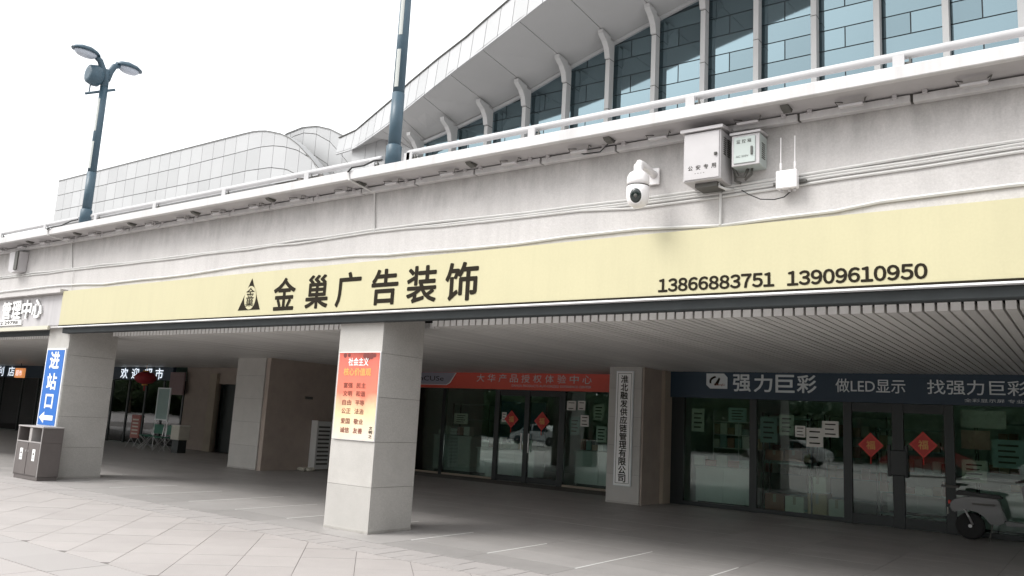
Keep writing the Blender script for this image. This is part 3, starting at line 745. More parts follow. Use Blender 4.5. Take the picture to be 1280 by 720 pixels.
bm = B()
pdr = mat('poster_dark_red', (.16,.03,.025), .5)
for k, (cxx, czz, r) in enumerate(((-8.78,2.405,.035),(-8.70,2.41,.03),(-8.38,2.40,.04),(-8.32,2.385,.055),(-8.25,2.395,.045),(-8.19,2.405,.03))):
    bm = B(); lathe(bm, [(r,-.0003),(r,.0003)], (cxx, 8.1192-.0002*k, czz), 14, 'Y'); obj('printed_flower', bm, pdr, ps)
for i, ch in enumerate('文明之'):
    put_text(ch, 'side_print', 'ink', ps, -8.19, -8.125, 1.27+.055*(2-i), 1.315+.055*(2-i), 8.117, bold=.02)

vb = thing('company_board', (-8.42, 15.97, .39), 'tall narrow white board with a vertical line of black characters', 'sign')
bx('frame', 'letter_grey', vb, -8.63, -8.21, 15.965, 15.997, .37, 2.82)
bx('board', 'signwhite', vb, -8.61, -8.23, 15.955, 15.964, .39, 2.80)
bm = B(); 
for a in (-8.58, -8.262): box(bm, a, a+.008, 15.952, 15.9545, .42, 2.77)
box(bm, -8.571, -8.263, 15.952, 15.9545, 2.762, 2.77); box(bm, -8.571, -8.263, 15.952, 15.9545, .42, .428); obj('border_line', bm, 'ink', vb)
cs = '淮北融发供应链管理有限公司'
for i, ch in enumerate(cs):
    z = 2.64-i*.176
    put_text(ch, 'character', 'ink', vb, -8.505, -8.335, z-.08, z+.08, 15.951, bold=.022)

# ============================================================ SHOPS
def shop_room(name, x0, x1, yf, yb, label):
    t = thing(name, ((x0+x1)/2, yf, 0), label, 'shopfront')
    bx('back_wall', 'indoor_wall', t, x0, x1, yb, yb+.1, 0, 3.02)
    bx('side_wall', 'indoor_wall', t, x0, x0+.1, yf+.1, yb, 0, 3.02); bx('side_wall', 'indoor_wall', t, x1-.1, x1, yf+.1, yb, 0, 3.02)
    bx('indoor_floor', 'indoor_floor', t, x0+.1, x1-.1, yf+.06, yb, -.002, .02)
    bx('indoor_ceiling', 'indoor_wall', t, x0+.1, x1-.1, yf+.1, yb, 2.90, 2.95)
    return t
def mullion(t, x0, x1, yf, z0=.0, z1=2.4): bx('mullion', 'frame', t, x0, x1, yf-.03, yf+.06, z0, z1)
def pane(t, x0, x1, yf, z0, z1, name='window_pane'): bx(name, 'glass', t, x0+.003, x1-.003, yf, yf+.012, z0+.003, z1-.003)

# --- right shop, navy sign
s1 = shop_room('led_shop', -7.93, 3.5, 17.3, 22.5, 'dark glazed shopfront on the right under a navy sign with pale characters')
bx('sign_board', 'navy', s1, -7.92, 3.5, 17.18, 17.34, 2.34, 2.915)
xs = [(-7.92,-7.60),(-6.11,-5.96),(-4.21,-4.05),(-3.31,-3.11),(-2.41,-2.25),(-.45,-.28),(1.5,1.65),(3.3,3.5)]
for a, b in xs: mullion(s1, a, b, 17.3)
for i in range(len(xs)-1):
    a, b = xs[i][1], xs[i+1][0]
    if i in (2, 3):
        d = bx('door', 'frame', s1, a+.005, b-.005, 17.285, 17.33, .015, .20)
        bx('door_rail', 'frame', d, a+.005, b-.005, 17.285, 17.33, 2.16, 2.335)
        pane(d, a+.01, b-.01, 17.30, .20, 2.16, 'door_pane')
        hx = b-.05 if i == 2 else a+.05
        bx('handle', 'frame', d, hx-.03, hx+.03, 17.2, 17.28, .95, 1.55, .01)
    else:
        bx('sill', 'frame', s1, a, b, 17.27, 17.36, .01, .09)
        pane(s1, a, b, 17.3, .09, 2.335)
bx('latch_box', 'frame', s1, -3.34, -3.05, 17.19, 17.27, .98, 1.45, .01)
for ch, a in zip('强力巨彩', (-6.44, -5.98, -5.52, -5.08)):
    put_text(ch, 'character', 'letter_grey', s1, a, a+.38, 2.50, 2.855, 17.175, bold=.02)
put_text('做LED显示', 'lettering', 'letter_grey', s1, -4.32, -3.04, 2.53, 2.80, 17.175, bold=.008)
put_text('找强力巨彩', 'lettering', 'letter_grey', s1, -2.66, -1.05, 2.53, 2.80, 17.175, bold=.008)
put_text('全彩显示屏 专业服务', 'small_print', 'letter_grey', s1, -2.05, -.85, 2.40, 2.465, 17.175)
bm = B(); r = .05; x0, x1, z0, z1 = -7.05, -6.57, 2.545, 2.875
pl = [(x0+.09,z0),(x1,z0),(x1,z1-.08),(x1-.08,z1),(x0,z1),(x0,z0+.08)]
prism(bm, pl, 17.172, 17.179); lg = obj('logo_plate', bm, 'letter_grey', s1)
bm = B(); pts = []
arc = [(radians(200)-radians(k*12), .13+.0*k) for k in range(9)]
out_ = [( -6.80+.17*cos(a)*1.05, 2.70+.125*sin(a)) for a, _ in arc]; inn = [(-6.785+.15*cos(a), 2.69+.095*sin(a)) for a, _ in arc]
prism(bm, out_ + inn[::-1], 17.168, 17.1715); prism(bm, [(-6.87,2.62),(-6.78,2.62),(-6.73,2.76),(-6.76,2.79)], 17.168, 17.1715); obj('logo_curve', bm, 'ink', lg)
put_text('QiangLi', 'logo_text', 'cardr', lg, -6.87, -6.62, 2.60, 2.66, 17.1665, bold=.01)

mat_fu = mat('deep_red_print', (.60,.05,.04), .5)
def fu(x, z, y, s, label):
    t = thing('fu_decoration', (x, y, z), label, 'decoration', 'red diamond door decorations')
    bm = B(); prism(bm, [(x, z-s), (x+s*.98, z), (x, z+s), (x-s*.98, z)], y-.006, y); obj('diamond', bm, 'red', t)
    bm = B(); prism(bm, [(x, z-s*.82), (x+s*.8, z), (x, z+s*.82), (x-s*.8, z)], y-.009, y-.0065); obj('inner_diamond', bm, mat_fu, t)
    put_text('福', 'character', 'gold_print', t, x-s*.34, x+s*.34, z-s*.34, z+s*.34, y-.010, bold=.01)
    bm = B(); tube(bm, [(x, y-.01, z-s), (x, y-.01, z-s-.12)], .012, 6); obj('tassel', bm, 'red', t)
fu(-3.70, 1.52, 17.28, .24, 'red diamond decoration on the left leaf of the navy-sign shop door')
fu(-2.77, 1.58, 17.28, .25, 'red diamond decoration on the right leaf of the navy-sign shop door')
fu(-13.12, 1.66, 18.37, .24, 'red diamond decoration on the red-sign shop, left one, beside a white notice')
fu(-12.12, 1.65, 18.37, .25, 'red diamond decoration on the red-sign shop, right one')

def notice(x0, x1, z0, z1, y, label, mt='paper', lines=3):
    t = thing('notice', ((x0+x1)/2, y, z0), label, 'notice')
    bx('sheet', mt, t, x0, x1, y-.003, y, z0, z1)
    h = (z1-z0)
    bm = B()
    for k in range(lines):
        z = z1-h*(.2+.6*k/max(1, lines-1) if lines > 1 else .5); box(bm, x0+(x1-x0)*.18, x1-(x1-x0)*(.18+.1*(k%2)), y-.0045, y-.0032, z-h*.04, z+h*.03)
    o = obj('printed_lines', bm, 'ink', t); o['kind'] = 'stuff'
notice(-5.16, -4.95, 1.60, 1.83, 17.29, 'small square notice on the glass, leftmost beside the dark mullion')
notice(-4.93, -4.60, 1.42, 1.80, 17.285, 'larger white notice with black print on the glass')
notice(-4.62, -4.30, 1.63, 1.95, 17.29, 'upper right pale notice on the glass beside the door')
notice(-11.37, -11.09, 1.97, 2.21, 18.38, 'left of two small high notices on the red-sign shop', lines=2)
notice(-11.03, -10.81, 1.98, 2.22, 18.38, 'right of two small high notices on the red-sign shop', lines=2)
notice(-10.94, -10.69, 1.57, 1.86, 18.38, 'lower pale notice right of the red-sign shop door')
notice(-13.45, -13.30, 1.58, 1.84, 18.38, 'narrow pale notice beside the left red diamond')

def carton(x0, x1, y0, y1, z0, z1, mt, label):
    t = thing('carton', ((x0+x1)/2, (y0+y1)/2, z0), label, 'box')
    bx('box_body', mt, t, x0, x1, y0, y1, z0, z1, .004)
    bm = B(); xm = (x0+x1)/2; box(bm, xm-.03, xm+.03, y0-.0015, y0, z0+(z1-z0)*.55, z1-.004); box(bm, xm-.03, xm+.03, y0, y1-.01, z1, z1+.0015); obj('tape', bm, 'beige', t)
cts = [(-5.85,-5.45,17.5,17.9,.03,.40,'cardr','reddish carton lowest at the left, standing against the glass'),
 (-5.43,-5.05,17.5,17.9,.03,.38,'cardw','pale carton second from left on the shop floor'),
 (-4.96,-4.62,17.55,17.9,.50,.82,'cardw','pale carton on top of a brown one'),
 (-4.98,-4.60,17.52,17.92,.03,.48,'card','brown carton under the pale one'),
 (-4.56,-4.25,17.5,17.8,.03,.40,'cardw','pale carton at the right of the floor row'),
 (-5.88,-5.50,17.6,17.9,1.09,1.30,'cardr','reddish carton on the shelf, left'),
 (-5.46,-5.12,17.6,17.9,1.09,1.32,'cardr','reddish carton on the shelf, middle'),
 (-5.08,-4.9,17.6,17.9,1.09,1.27,'card','small brown carton on the shelf, right')]
for c_ in cts: carton(*c_)
def shelf(x0, x1, y0, y1, h, n, label, mt='shelf', back=False):
    t = thing('display_shelf', ((x0+x1)/2, (y0+y1)/2, 0.02), label, 'shelf')
    for a in (x0, x1-.03):
        for b in (y0, y1-.03): bx('upright', 'frame', t, a, a+.03, b, b+.03, .02, h)
    for k in range(n):
        z = .1+(h-.15)*k/(n-1); bx('shelf_board', mt, t, x0+.001, x1-.001, y0+.031, y1-.031, z, z+.03)
shelf(-5.92, -4.88, 17.5, 17.98, 2.0, 3, 'metal shelf with cartons behind the second window of the navy-sign shop')
def counter(x0, x1, y0, y1, h, label, mt='indoor_light'):
    t = thing('counter', ((x0+x1)/2, (y0+y1)/2, .02), label, 'counter')
    bx('front_body', mt, t, x0, x1, y0+.02, y1, .10, h-.04); bx('worktop', mt, t, x0-.03, x1+.03, y0-.02, y1+.02, h-.038, h, .005)
    bx('kick_plate', 'frame', t, x0+.03, x1-.03, y0+.06, y1-.04, .021, .10)
    nn = max(2, int((x1-x0)/.6))
    for k in range(nn):
        a, b = x0+(x1-x0)*k/nn, x0+(x1-x0)*(k+1)/nn; bx('front_panel', mt, t, a+.006, b-.006, y0, y0+.019, .12, h-.06)
counter(-7.42, -6.15, 17.55, 18.1, .85, 'pale waist-high counter behind the leftmost window of the navy-sign shop')
counter(-4.0, -1.5, 20.2, 20.8, .95, 'long pale reception counter deep inside the navy-sign shop')
counter(-1.9, -.6, 17.9, 18.4, .8, 'pale counter behind the far right window')
def box_row(x0, x1, y, z, label, n, seed):
    random.seed(seed); t = thing('shelf_goods', ((x0+x1)/2, y, z), label, 'goods')
    w_ = (x1-x0)/n
    for k in range(n):
        h = random.uniform(.12,.3); bx('packet', random.choice(['card','cardw','cardr','shelf','paper']), t, x0+k*w_+.01, x0+(k+1)*w_-.01, y, y+.2, z, z+h)
shelf(-7.4, -6.2, 21.9, 22.4, 2.2, 5, 'tall rear shelf in the navy-sign shop, left'); shelf(-5.8, -4.3, 21.9, 22.4, 2.2, 5, 'tall rear shelf in the navy-sign shop, middle')
for i, z in enumerate((.64, 1.16, 1.67)):
    box_row(-7.35, -6.25, 22.0, z, ['goods on the lowest filled board of the left rear shelf','goods on the middle board of the left rear shelf','goods on the top board of the left rear shelf'][i], 6, i+5)
    box_row(-5.75, -4.35, 22.0, z, ['goods on the lowest filled board of the middle rear shelf','goods on the middle board of the middle rear shelf','goods on the top board of the middle rear shelf'][i], 7, i+15)
wb = thing('wall_cabinet', (-6.8, 18.6, 1.2), 'pale display rack with bottles behind the leftmost window', 'display rack')
for z in (1.25, 1.55, 1.85): bx('rack_board', 'indoor_light', wb, -7.4, -6.2, 18.5, 18.75, z, z+.02)
for a in (-7.4, -6.8, -6.22): bx('rack_upright', 'indoor_light', wb, a, a+.02, 18.48, 18.498, .9, 2.1)
pr = thing('wall_screen', (-1.9, 18.6, 1.6), 'pink and white printed panel behind the far right window', 'poster')
bx('panel', 'cardw', pr, -2.2, -1.45, 17.8, 17.83, 1.95, 2.28); bx('pink_panel', mat('pink_print', (.5,.25,.2), .6), pr, -2.2, -1.72, 17.8, 17.83, 1.55, 1.90)

# stock and posters close behind the glass of the right shop
for i, (a, z, n_) in enumerate(((-7.5,.87,5),(-7.42,1.27,7),(-7.42,1.57,7))):
    box_row(a, -6.2, 17.62 if i == 0 else 18.5, z, ['goods standing on the counter in the leftmost window','goods on the lower rack board in the leftmost window','goods on the upper rack board in the leftmost window'][i], n_, 40+i)
for i, (x0_, x1_, z0_, z1_, mt_) in enumerate(((-5.90,-5.55,1.45,1.98,'shelf'),(-5.50,-5.20,1.62,2.05,'cardw'),(-2.15,-1.75,.95,1.35,'cardw'),(-1.65,-1.15,1.25,1.75,'shelf'),(-1.05,-.6,1.5,2.05,'paper'),(-7.45,-7.15,1.6,2.1,'cardw'),(-6.6,-6.2,1.85,2.15,'shelf'))):
    notice(x0_, x1_, z0_, z1_, 17.345, ['tall grey-green poster behind the second window, left one','pale poster behind the second window beside the grey-green one','pale low poster at the left of the far right window','grey-green poster in the middle of the far right window','white poster high in the far right window','pale poster at the left of the leftmost window','grey-green poster high at the right of the leftmost window'][i], mt_, 4)
shelf(-3.95, -2.5, 18.9, 19.3, 1.9, 5, 'metal shelf seen through the doors of the navy-sign shop')
for i, z in enumerate((.56, 1.0, 1.44)): box_row(-3.9, -2.55, 18.95, z, ['goods low on the shelf behind the shop doors','goods midway on the shelf behind the shop doors','goods high on the shelf behind the shop doors'][i], 8, 50+i)
shelf(-2.1, -.6, 18.9, 19.3, 2.1, 5, 'metal shelf behind the far right window')
for i, z in enumerate((.62, 1.1, 1.6)): box_row(-2.05, -.65, 18.95, z, ['goods low on the far right shelf','goods midway on the far right shelf','goods high on the far right shelf'][i], 8, 60+i)

# --- middle shop, red sign
s2 = shop_room('camera_shop', -17.65, -8.86, 18.4, 23.5, 'dark glazed shopfront in the middle under a red sign with a lilac corner')
bx('sign_board', 'redsign', s2, -17.0, -8.9, 18.28, 18.44, 2.46, 3.0-.09)
bm = B(); prism(bm, [(-17.0,2.56),(-15.45,2.56),(-15.33,2.62),(-15.12,2.90),(-17.0,2.90)], 18.272, 18.279); obj('lilac_corner', bm, 'lilac', s2)
bm = B(); prism(bm, [(-17.0,2.54),(-15.43,2.54),(-15.30,2.60),(-15.08,2.90),(-15.118,2.90),(-15.33,2.617),(-15.45,2.558),(-17.0,2.558)], 18.273, 18.2795); obj('pale_outline', bm, 'white_print', s2)
put_text('hmCUSe', 'lettering', 'ink', s2, -16.75, -15.55, 2.66, 2.80, 18.270)
cs = '大华产品授权体验中心'
for i, ch in enumerate(cs):
    a = -14.33+i*.385; put_text(ch, 'character', 'letter_grey', s2, a, a+.27, 2.655, 2.87, 18.275)
put_text('DAHUA PRODUCTS AUTHORIZED EXPERIENCE CENTER', 'small_print', 'letter_grey', s2, -13.1, -10.6, 2.54, 2.60, 18.275)
xs = [(-17.6,-17.4),(-15.62,-15.50),(-13.70,-13.55),(-12.70,-12.55),(-11.6,-11.42),(-9.0,-8.88)]
for a, b in xs: mullion(s2, a, b, 18.4, 0, 2.45)
for i in range(len(xs)-1):
    a, b = xs[i][1], xs[i+1][0]
    if i in (2, 3):
        d = bx('door', 'frame', s2, a+.005, b-.005, 18.385, 18.43, .015, .16); pane(d, a+.01, b-.01, 18.40, .16, 2.3, 'door_pane'); bx('door_rail', 'frame', d, a+.005, b-.005, 18.385, 18.43, 2.3, 2.455)
        bx('handle', 'steel', d, (b-.06 if i == 2 else a+.03), (b-.03 if i == 2 else a+.06), 18.33, 18.36, .8, 1.3)
    else: bx('sill', 'beige', s2, a, b, 18.37, 18.46, .01, .06); pane(s2, a, b, 18.4, .06, 2.455)
counter(-16.3, -14.9, 18.9, 19.5, 1.1, 'pale counter at the far left inside the red-sign shop')
counter(-14.8, -12.8, 19.1, 19.6, .82, 'pale low counter in the middle of the red-sign shop')
counter(-11.3, -9.2, 18.8, 19.3, .95, 'pale counter on the right of the red-sign shop')
st = thing('round_stool', (-14.03, 18.7, .02), 'small pale stool behind the glass of the red-sign shop', 'stool')
bm = B(); lathe(bm, [(.17,.42),(.17,.47),(.15,.48)], (-14.03,18.7,.02), 16); obj('seat', bm, 'indoor_light', st); bm = B(); lathe(bm, [(.14,0),(.12,.02),(.11,.3),(.15,.419)], (-14.03,18.7,.02), 16); obj('pedestal', bm, 'indoor_light', st)
bp = thing('blue_wall_poster', (-14.4, 20.5, 1.3), 'dim blue panel on a stand deep in the red-sign shop', 'display')
bx('panel', mat('dim_blue_panel', (.02,.09,.16), .4), bp, -15.3, -13.4, 20.5, 20.55, .9, 2.2); bx('stand', 'frame', bp, -14.4, -14.3, 20.55, 20.65, .02, .9)
bx('caption', 'letter_grey', bp, -15.1, -14.5, 20.49, 20.499, 1.5, 1.65)
shelf(-11.2, -9.3, 22.6, 23.1, 2.2, 5, 'tall rear shelf on the right of the red-sign shop')
for i, z in enumerate((.64, 1.16, 1.67)): box_row(-11.1, -9.4, 22.7, z, ['goods on the low board of the red-sign shop shelf','goods on the middle board of the red-sign shop shelf','goods on the top board of the red-sign shop shelf'][i], 9, i+25)

for i, (x0_, x1_, z0_, z1_, mt_) in enumerate(((-11.3,-11.0,1.35,1.8,'shelf'),(-10.6,-10.3,1.75,2.15,'cardw'),(-10.5,-10.2,1.2,1.6,'paper'),(-10.1,-9.75,1.6,2.2,'shelf'),(-9.65,-9.3,1.2,1.9,'cardw'),(-15.2,-14.7,1.45,1.75,'cardw'),(-9.7,-9.35,2.0,2.3,'paper'))):
    notice(x0_, x1_, z0_, z1_, 18.445, ['grey-green poster at the left of the right bay of the red-sign shop','pale poster high in the right bay of the red-sign shop','small white sheet at mid height in the right bay of the red-sign shop','tall grey-green poster in the right bay of the red-sign shop','tall pale poster near the company board pillar','pale poster in the left bay of the red-sign shop','small white sheet highest in the right bay of the red-sign shop'][i], mt_, 4)
for i, z in enumerate((.97,)): box_row(-11.2, -9.3, 18.85, z, 'small goods standing on the right counter of the red-sign shop', 11, 70)
box_row(-14.7, -12.9, 19.15, .84, 'small goods standing on the low counter of the red-sign shop', 7, 71)
box_row(-16.2, -15.0, 18.95, 1.12, 'small goods standing on the far left counter of the red-sign shop', 5, 72)
shelf(-17.3, -15.8, 20.9, 21.3, 2.1, 5, 'metal shelf at the far left inside the red-sign shop')

# --- brown side wall, utility cabinet
o = bx('side_wall', 'brown_wall', None, -17.855, -17.70, 13.78, 18.3, 0, 3.02); props(o, 'brown side wall between the inner pillar and the red-sign shop', 'wall')
uc = thing('utility_cabinet', (-17.5, 15.4, 0), 'grey louvred cabinet with a pale front edge against the brown wall', 'cabinet')
bx('body', 'indoor_light', uc, -17.675, -17.45, 15.35, 15.85, 0.03, 1.32, .005); bx('pale_edge', 'signwhite', uc, -17.678, -17.44, 15.33, 15.349, 0, 1.34)
for r in range(10): bx('louvre', 'bracket', uc, -17.449, -17.44, 15.40, 15.80, .15+r*.11, .20+r*.11)
rb = thing('rubble_bags', (-17.35, 14.95, 0), 'low heap of pale rubble at the foot of the brown wall', 'debris')
random.seed(5)
for k in range(6):
    bm = B(); bmesh.ops.create_icosphere(bm, subdivisions=2, radius=.09)
    for v in bm.verts: v.co *= random.uniform(.8, 1.15)
    for v in bm.verts: v.co = Vector((v.co.x*1.3-17.5+random.uniform(-.0,.0)+.09*(k % 3), v.co.y+14.95+.11*(k//2), max(0, v.co.z*.6+.045)))
    obj('lump', bm, 'cardw', rb)
dk = bx('wall_plaque', 'bracket', None, -17.68, -17.665, 15.02, 15.28, 1.9, 1.97); props(dk, 'small dark plaque high on the brown wall', 'plaque')

# --- left back wall, supermarket and convenience store
lw = thing('arcade_back_wall', (-24, 17.5, 0), 'beige brown rear wall with doorways left of the inner pillar', 'wall')
bx('wall_section', 'brown_wall', lw, -27.2, -25.35, 17.5, 17.7, 0, 3.02); bx('wall_section', 'brown_wall', lw, -24.2, -17.87, 17.5, 17.7, 0, 3.02)
bx('lintel', 'brown_wall', lw, -25.35, -24.2, 17.5, 17.7, 2.35, 3.02)
bx('door_jamb', 'beige', lw, -25.6, -25.2, 17.38, 17.499, 0, 2.7); bx('door_recess', 'frame', lw, -25.19, -24.2, 17.66, 17.72, 0, 2.35)
pk = bx('wall_panel', mat('dusty_pink_panel', (.28,.2,.2), .7, namt=.06), None, -27.9, -27.0, 17.28, 17.34, 1.9, 2.72); props(pk, 'dusty pink rectangular panel above the framed notice', 'panel')
s3 = thing('supermarket', (-30, 17.5, 0), 'supermarket front with lit white characters at the back left', 'shopfront')
bx('sign_board', 'navy', s3, -32.6, -27.95, 17.40, 17.52, 2.42, 2.925)
bx('back_wall', 'indoor_wall', s3, -33.5, -27.2, 22, 22.1, 0, 3.02); bx('indoor_floor', 'indoor_floor', s3, -33.5, -27.2, 17.56, 22, -.002, .02)
bx('side_wall', 'indoor_wall', s3, -27.3, -27.2, 17.7, 22, 0, 3.02); bx('side_wall', 'indoor_wall', s3, -33.6, -33.5, 17.5, 22, 0, 3.02)
for ch, a in zip('欢迎超市', (-31.55, -30.75, -29.85, -29.1)): put_text(ch, 'lit_character', 'led_white', s3, a, a+.52, 2.45, 2.86, 17.393, bold=.01)
px_ = [-33.4, -32.2, -31.0, -29.8, -28.6, -27.3]
for a in px_: bx('mullion', 'frame', s3, a, a+.09, 17.47, 17.55, 0, 2.41)
for a, b in zip(px_[:-1], px_[1:]): pane(s3, a+.09, b, 17.5, .02, 2.41)
for k in range(4):
    shelf(-33.0+k*1.4, -31.9+k*1.4, 19.2, 19.6, 1.7, 4, ['leftmost','second','third','fourth'][k]+' grocery shelf behind the supermarket glass')
ln = thing('red_lantern', (-27.35, 16.0, 2.4), 'dark red lantern hanging from the ceiling before the supermarket characters', 'lantern')
bm = B(); lathe(bm, [(.08,.22),(.25,.17),(.37,.05),(.37,-.05),(.25,-.17),(.08,-.22)], (-27.35,16,2.42), 16); obj('body', bm, 'lantern', ln)
bm = B(); lathe(bm, [(.1,.22),(.1,.26)], (-27.35,16,2.42), 12); lathe(bm, [(.1,-.26),(.1,-.22)], (-27.35,16,2.42), 12); tube(bm, [(-27.35,16,2.68),(-27.35,16,2.91)], .008, 6); obj('cap', bm, 'gold_print', ln)
bm = B(); tube(bm, [(-27.35,16,2.16),(-27.35,16,1.98)], .03, 8); obj('tassel', bm, 'lantern', ln)
bx('storage_back', 'indoor_wall', s3, -33.5, -27.2, 17.6, 22, 2.95, 2.98)
s4 = thing('convenience_store', (-38, 17.5, 0), 'dark convenience store front with lit characters at the far left edge', 'shopfront')
bx('sign_board', 'navy', s4, -46, -33.7, 17.40, 17.52, 2.38, 2.925); bx('back_wall', 'indoor_wall', s4, -46, -33.7, 22, 22.1, 0, 3.02); bx('indoor_floor', 'indoor_floor', s4, -46, -33.7, 17.56, 22, -.002, .02)
for ch, a in zip('便利店', (-43.6, -42.45, -41.35)): put_text(ch, 'lit_character', 'led_white', s4, a, a+.62, 2.43, 2.86, 17.393, bold=.01)
px_ = [-46, -44, -42, -40, -38.5, -37, -35.5, -33.8]
for a in px_: bx('mullion', 'frame', s4, a, a+.1, 17.47, 17.55, 0, 2.375)
for a, b in zip(px_[:-1], px_[1:]): pane(s4, a+.1, b, 17.5, .02, 2.375)
for k in range(4): shelf(-45+k*2.4, -43.4+k*2.4, 19.2, 19.6, 1.8, 4, ['leftmost','second','third','fourth'][k]+' shelf behind the convenience store glass')
lb = thing('light_box', (-36.9, 16, 2.4), 'small glowing orange light box with two characters, hung by the convenience store', 'light box')
bx('box', 'led_orange', lb, -37.3, -36.55, 15.95, 16.05, 2.3, 2.70, .01); put_text('超市', 'character', 'led_white', lb, -37.2, -36.65, 2.38, 2.62, 15.945)
bm = B(); tube(bm, [(-36.92,16,2.70),(-36.92,16,2.91)], .012, 6); obj('hanger', bm, 'frame', lb)

# ---- chairs and boards in front of the supermarket
ch0 = thing('folding_chair', (-25.2, 15.6, 0), '', 'chair', 'steel-framed chairs by the supermarket')
cxx, cyy = -25.2, 15.6
bm = B()
for s_ in (-.2, .2):
    tube(bm, [(cxx+s_, cyy-.22, 0), (cxx+s_, cyy+.2, .46), (cxx+s_, cyy+.26, .86)], .013, 6)
    tube(bm, [(cxx+s_, cyy+.26, 0), (cxx+s_, cyy-.2, .46)], .013, 6)
obj('steel_frame', bm, 'steel', ch0)
bx('seat', 'green', ch0, cxx-.2, cxx+.2, cyy-.2, cyy+.2, .45, .48, .008); bx('backrest', 'green', ch0, cxx-.2, cxx+.2, cyy+.235, cyy+.26, .55, .86, .006)
ch0['label'] = 'green-backed steel chair nearest the white box'
for dx, dy, rz, lb_ in ((-.75,.1,.3,'steel chair second from the white box'),(-1.6,.35,-.4,'steel chair third from the white box, next to the red board')):
    c = copy_tree(ch0, None, (dx, dy, 0)); c.rotation_euler.z = rz; c['label'] = lb_
wbx = thing('white_container', (-24.6, 15.8, 0), 'white box standing on a small dark stand beside the green chair', 'box')
bx('stand', 'frame', wbx, -24.8, -24.45, 15.7, 16.0, 0, .42); bx('box_body', 'cardw', wbx, -24.86, -24.40, 15.65, 16.05, .42, .86, .02)
bx('lid', 'paper', wbx, -24.87, -24.39, 15.64, 16.06, .862, .90, .01)
rbd = thing('red_notice_board', (-27.6, 16, 0), 'small standing red board with rows of print beside the chairs', 'sign')
bx('board', mat('dull_red_board', (.30,.10,.08), .6), rbd, -27.9, -27.35, 16, 16.04, .32, 1.12, .006)
bm = B()
for k in range(5): box(bm, -27.82, -27.45, 15.996, 15.999, .45+k*.12, .50+k*.12)
obj('printed_rows', bm, 'cardw', rbd); bm = B()
for a in (-27.85, -27.4): tube(bm, [(a,16.02,.32),(a,15.85,0)], .012, 6); tube(bm, [(a,16.02,.32),(a,16.25,0)], .012, 6)
obj('legs', bm, 'steel', rbd)
fn = thing('framed_notice', (-26.0, 16, 0), 'tall framed notice board on thin legs before the supermarket', 'notice board')
bx('panel', 'shelf', fn, -26.45, -25.75, 16.01, 16.03, 1.02, 2.08)
bm = B()
for a in (-26.48, -25.76): box(bm, a, a+.045, 16.0, 16.04, 1.0, 2.10)
box(bm, -26.434, -25.761, 16.0, 16.04, 2.06, 2.10); box(bm, -26.434, -25.761, 16.0, 16.04, 1.0, 1.04); obj('frame', bm, 'letter_grey', fn)
bm = B()
for a in (-26.45, -25.74): tube(bm, [(a,16.02,1.0),(a,16.02,0)], .014, 6)
obj('legs', bm, 'steel', fn)

# ============================================================ SCOOTER
sc = thing('electric_scooter', (-.95, 16.3, 0), 'grey electric scooter with a black seat parked before the shop glass, right edge', 'scooter')
def wheel(x, y, r=.23):
    bm = B(); lathe(bm, [(r-.06,-.045),(r-.015,-.05),(r,-.02),(r,.02),(r-.015,.05),(r-.06,.045)], (x,y,r), 24, 'Y'); wv = obj('tyre', bm, 'tyre', sc)
    bm = B(); lathe(bm, [(.03,-.05),(.03,-.03),(r-.07,-.02),(r-.058,-.045),(r-.058,.045),(r-.07,.02),(.03,.03),(.03,.05)], (x,y,r), 20, 'Y'); obj('rim', bm, 'steel', wv)
yc = 16.3; wheel(-1.55, yc); wheel(-.35, yc)
bm = B(); prism(bm, [(-1.86,.56),(-1.80,.66),(-1.55,.74),(-1.1,.72),(-1.0,.36),(-1.12,.28),(-1.26,.30),(-1.3,.42),(-1.42,.50),(-1.55,.52),(-1.70,.48),(-1.80,.44)], yc-.13, yc+.13)
bmesh.ops.bevel(bm, geom=list(bm.edges), offset=.02, segments=2, affect='EDGES'); obj('rear_body', bm, 'scoot', sc)
bm = B(); prism(bm, [(-1.78,.745),(-1.72,.83),(-1.4,.80),(-1.1,.79),(-1.03,.745),(-1.1,.725),(-1.55,.742)], yc-.12, yc+.12); bmesh.ops.bevel(bm, geom=list(bm.edges), offset=.015, segments=2, affect='EDGES'); obj('seat', bm, 'seat', sc)
bm = B(); prism(bm, [(-1.0,.30),(-.68,.30),(-.66,.36),(-1.0,.37)], yc-.14, yc+.14); obj('footboard', bm, 'scoot', sc)
bm = B(); prism(bm, [(-.66,.30),(-.56,.30),(-.62,.95),(-.70,1.0),(-.76,.96)], yc-.17, yc+.17); bmesh.ops.bevel(bm, geom=list(bm.edges), offset=.02, segments=2, affect='EDGES'); obj('leg_shield', bm, 'scoot', sc)
bm = B(); prism(bm, [(-.62,.30),(-.60,.42),(-.45,.50),(-.25,.48),(-.12,.38),(-.10,.30),(-.2,.42),(-.36,.46),(-.5,.40)], yc-.08, yc+.08); obj('front_mudguard', bm, 'scoot', sc)
bm = B(); tube(bm, [(-.38,yc,.26),(-.62,yc,.98)], .03, 8); obj('steering_column', bm, 'bracket', sc)
bm = B(); tube(bm, [(-.82,yc-.3,1.04),(-.68,yc-.18,1.06),(-.66,yc+.18,1.06),(-.82,yc+.3,1.04)], .015, 8); hb2 = obj('handlebar', bm, 'bracket', sc)
bm = B(); lathe(bm, [(.07,-.02),(.075,.02),(.05,.05)], (-.56,yc,.90), 14, 'X'); obj('headlight', bm, 'lens', sc)
bx('tail_light', 'red', sc, -1.88, -1.84, yc-.06, yc+.06, .58, .64, .005)
bm = B(); tube(bm, [(-1.2,yc-.1,.3),(-1.25,yc-.2,0.01)], .012, 6); obj('kickstand', bm, 'bracket', sc)
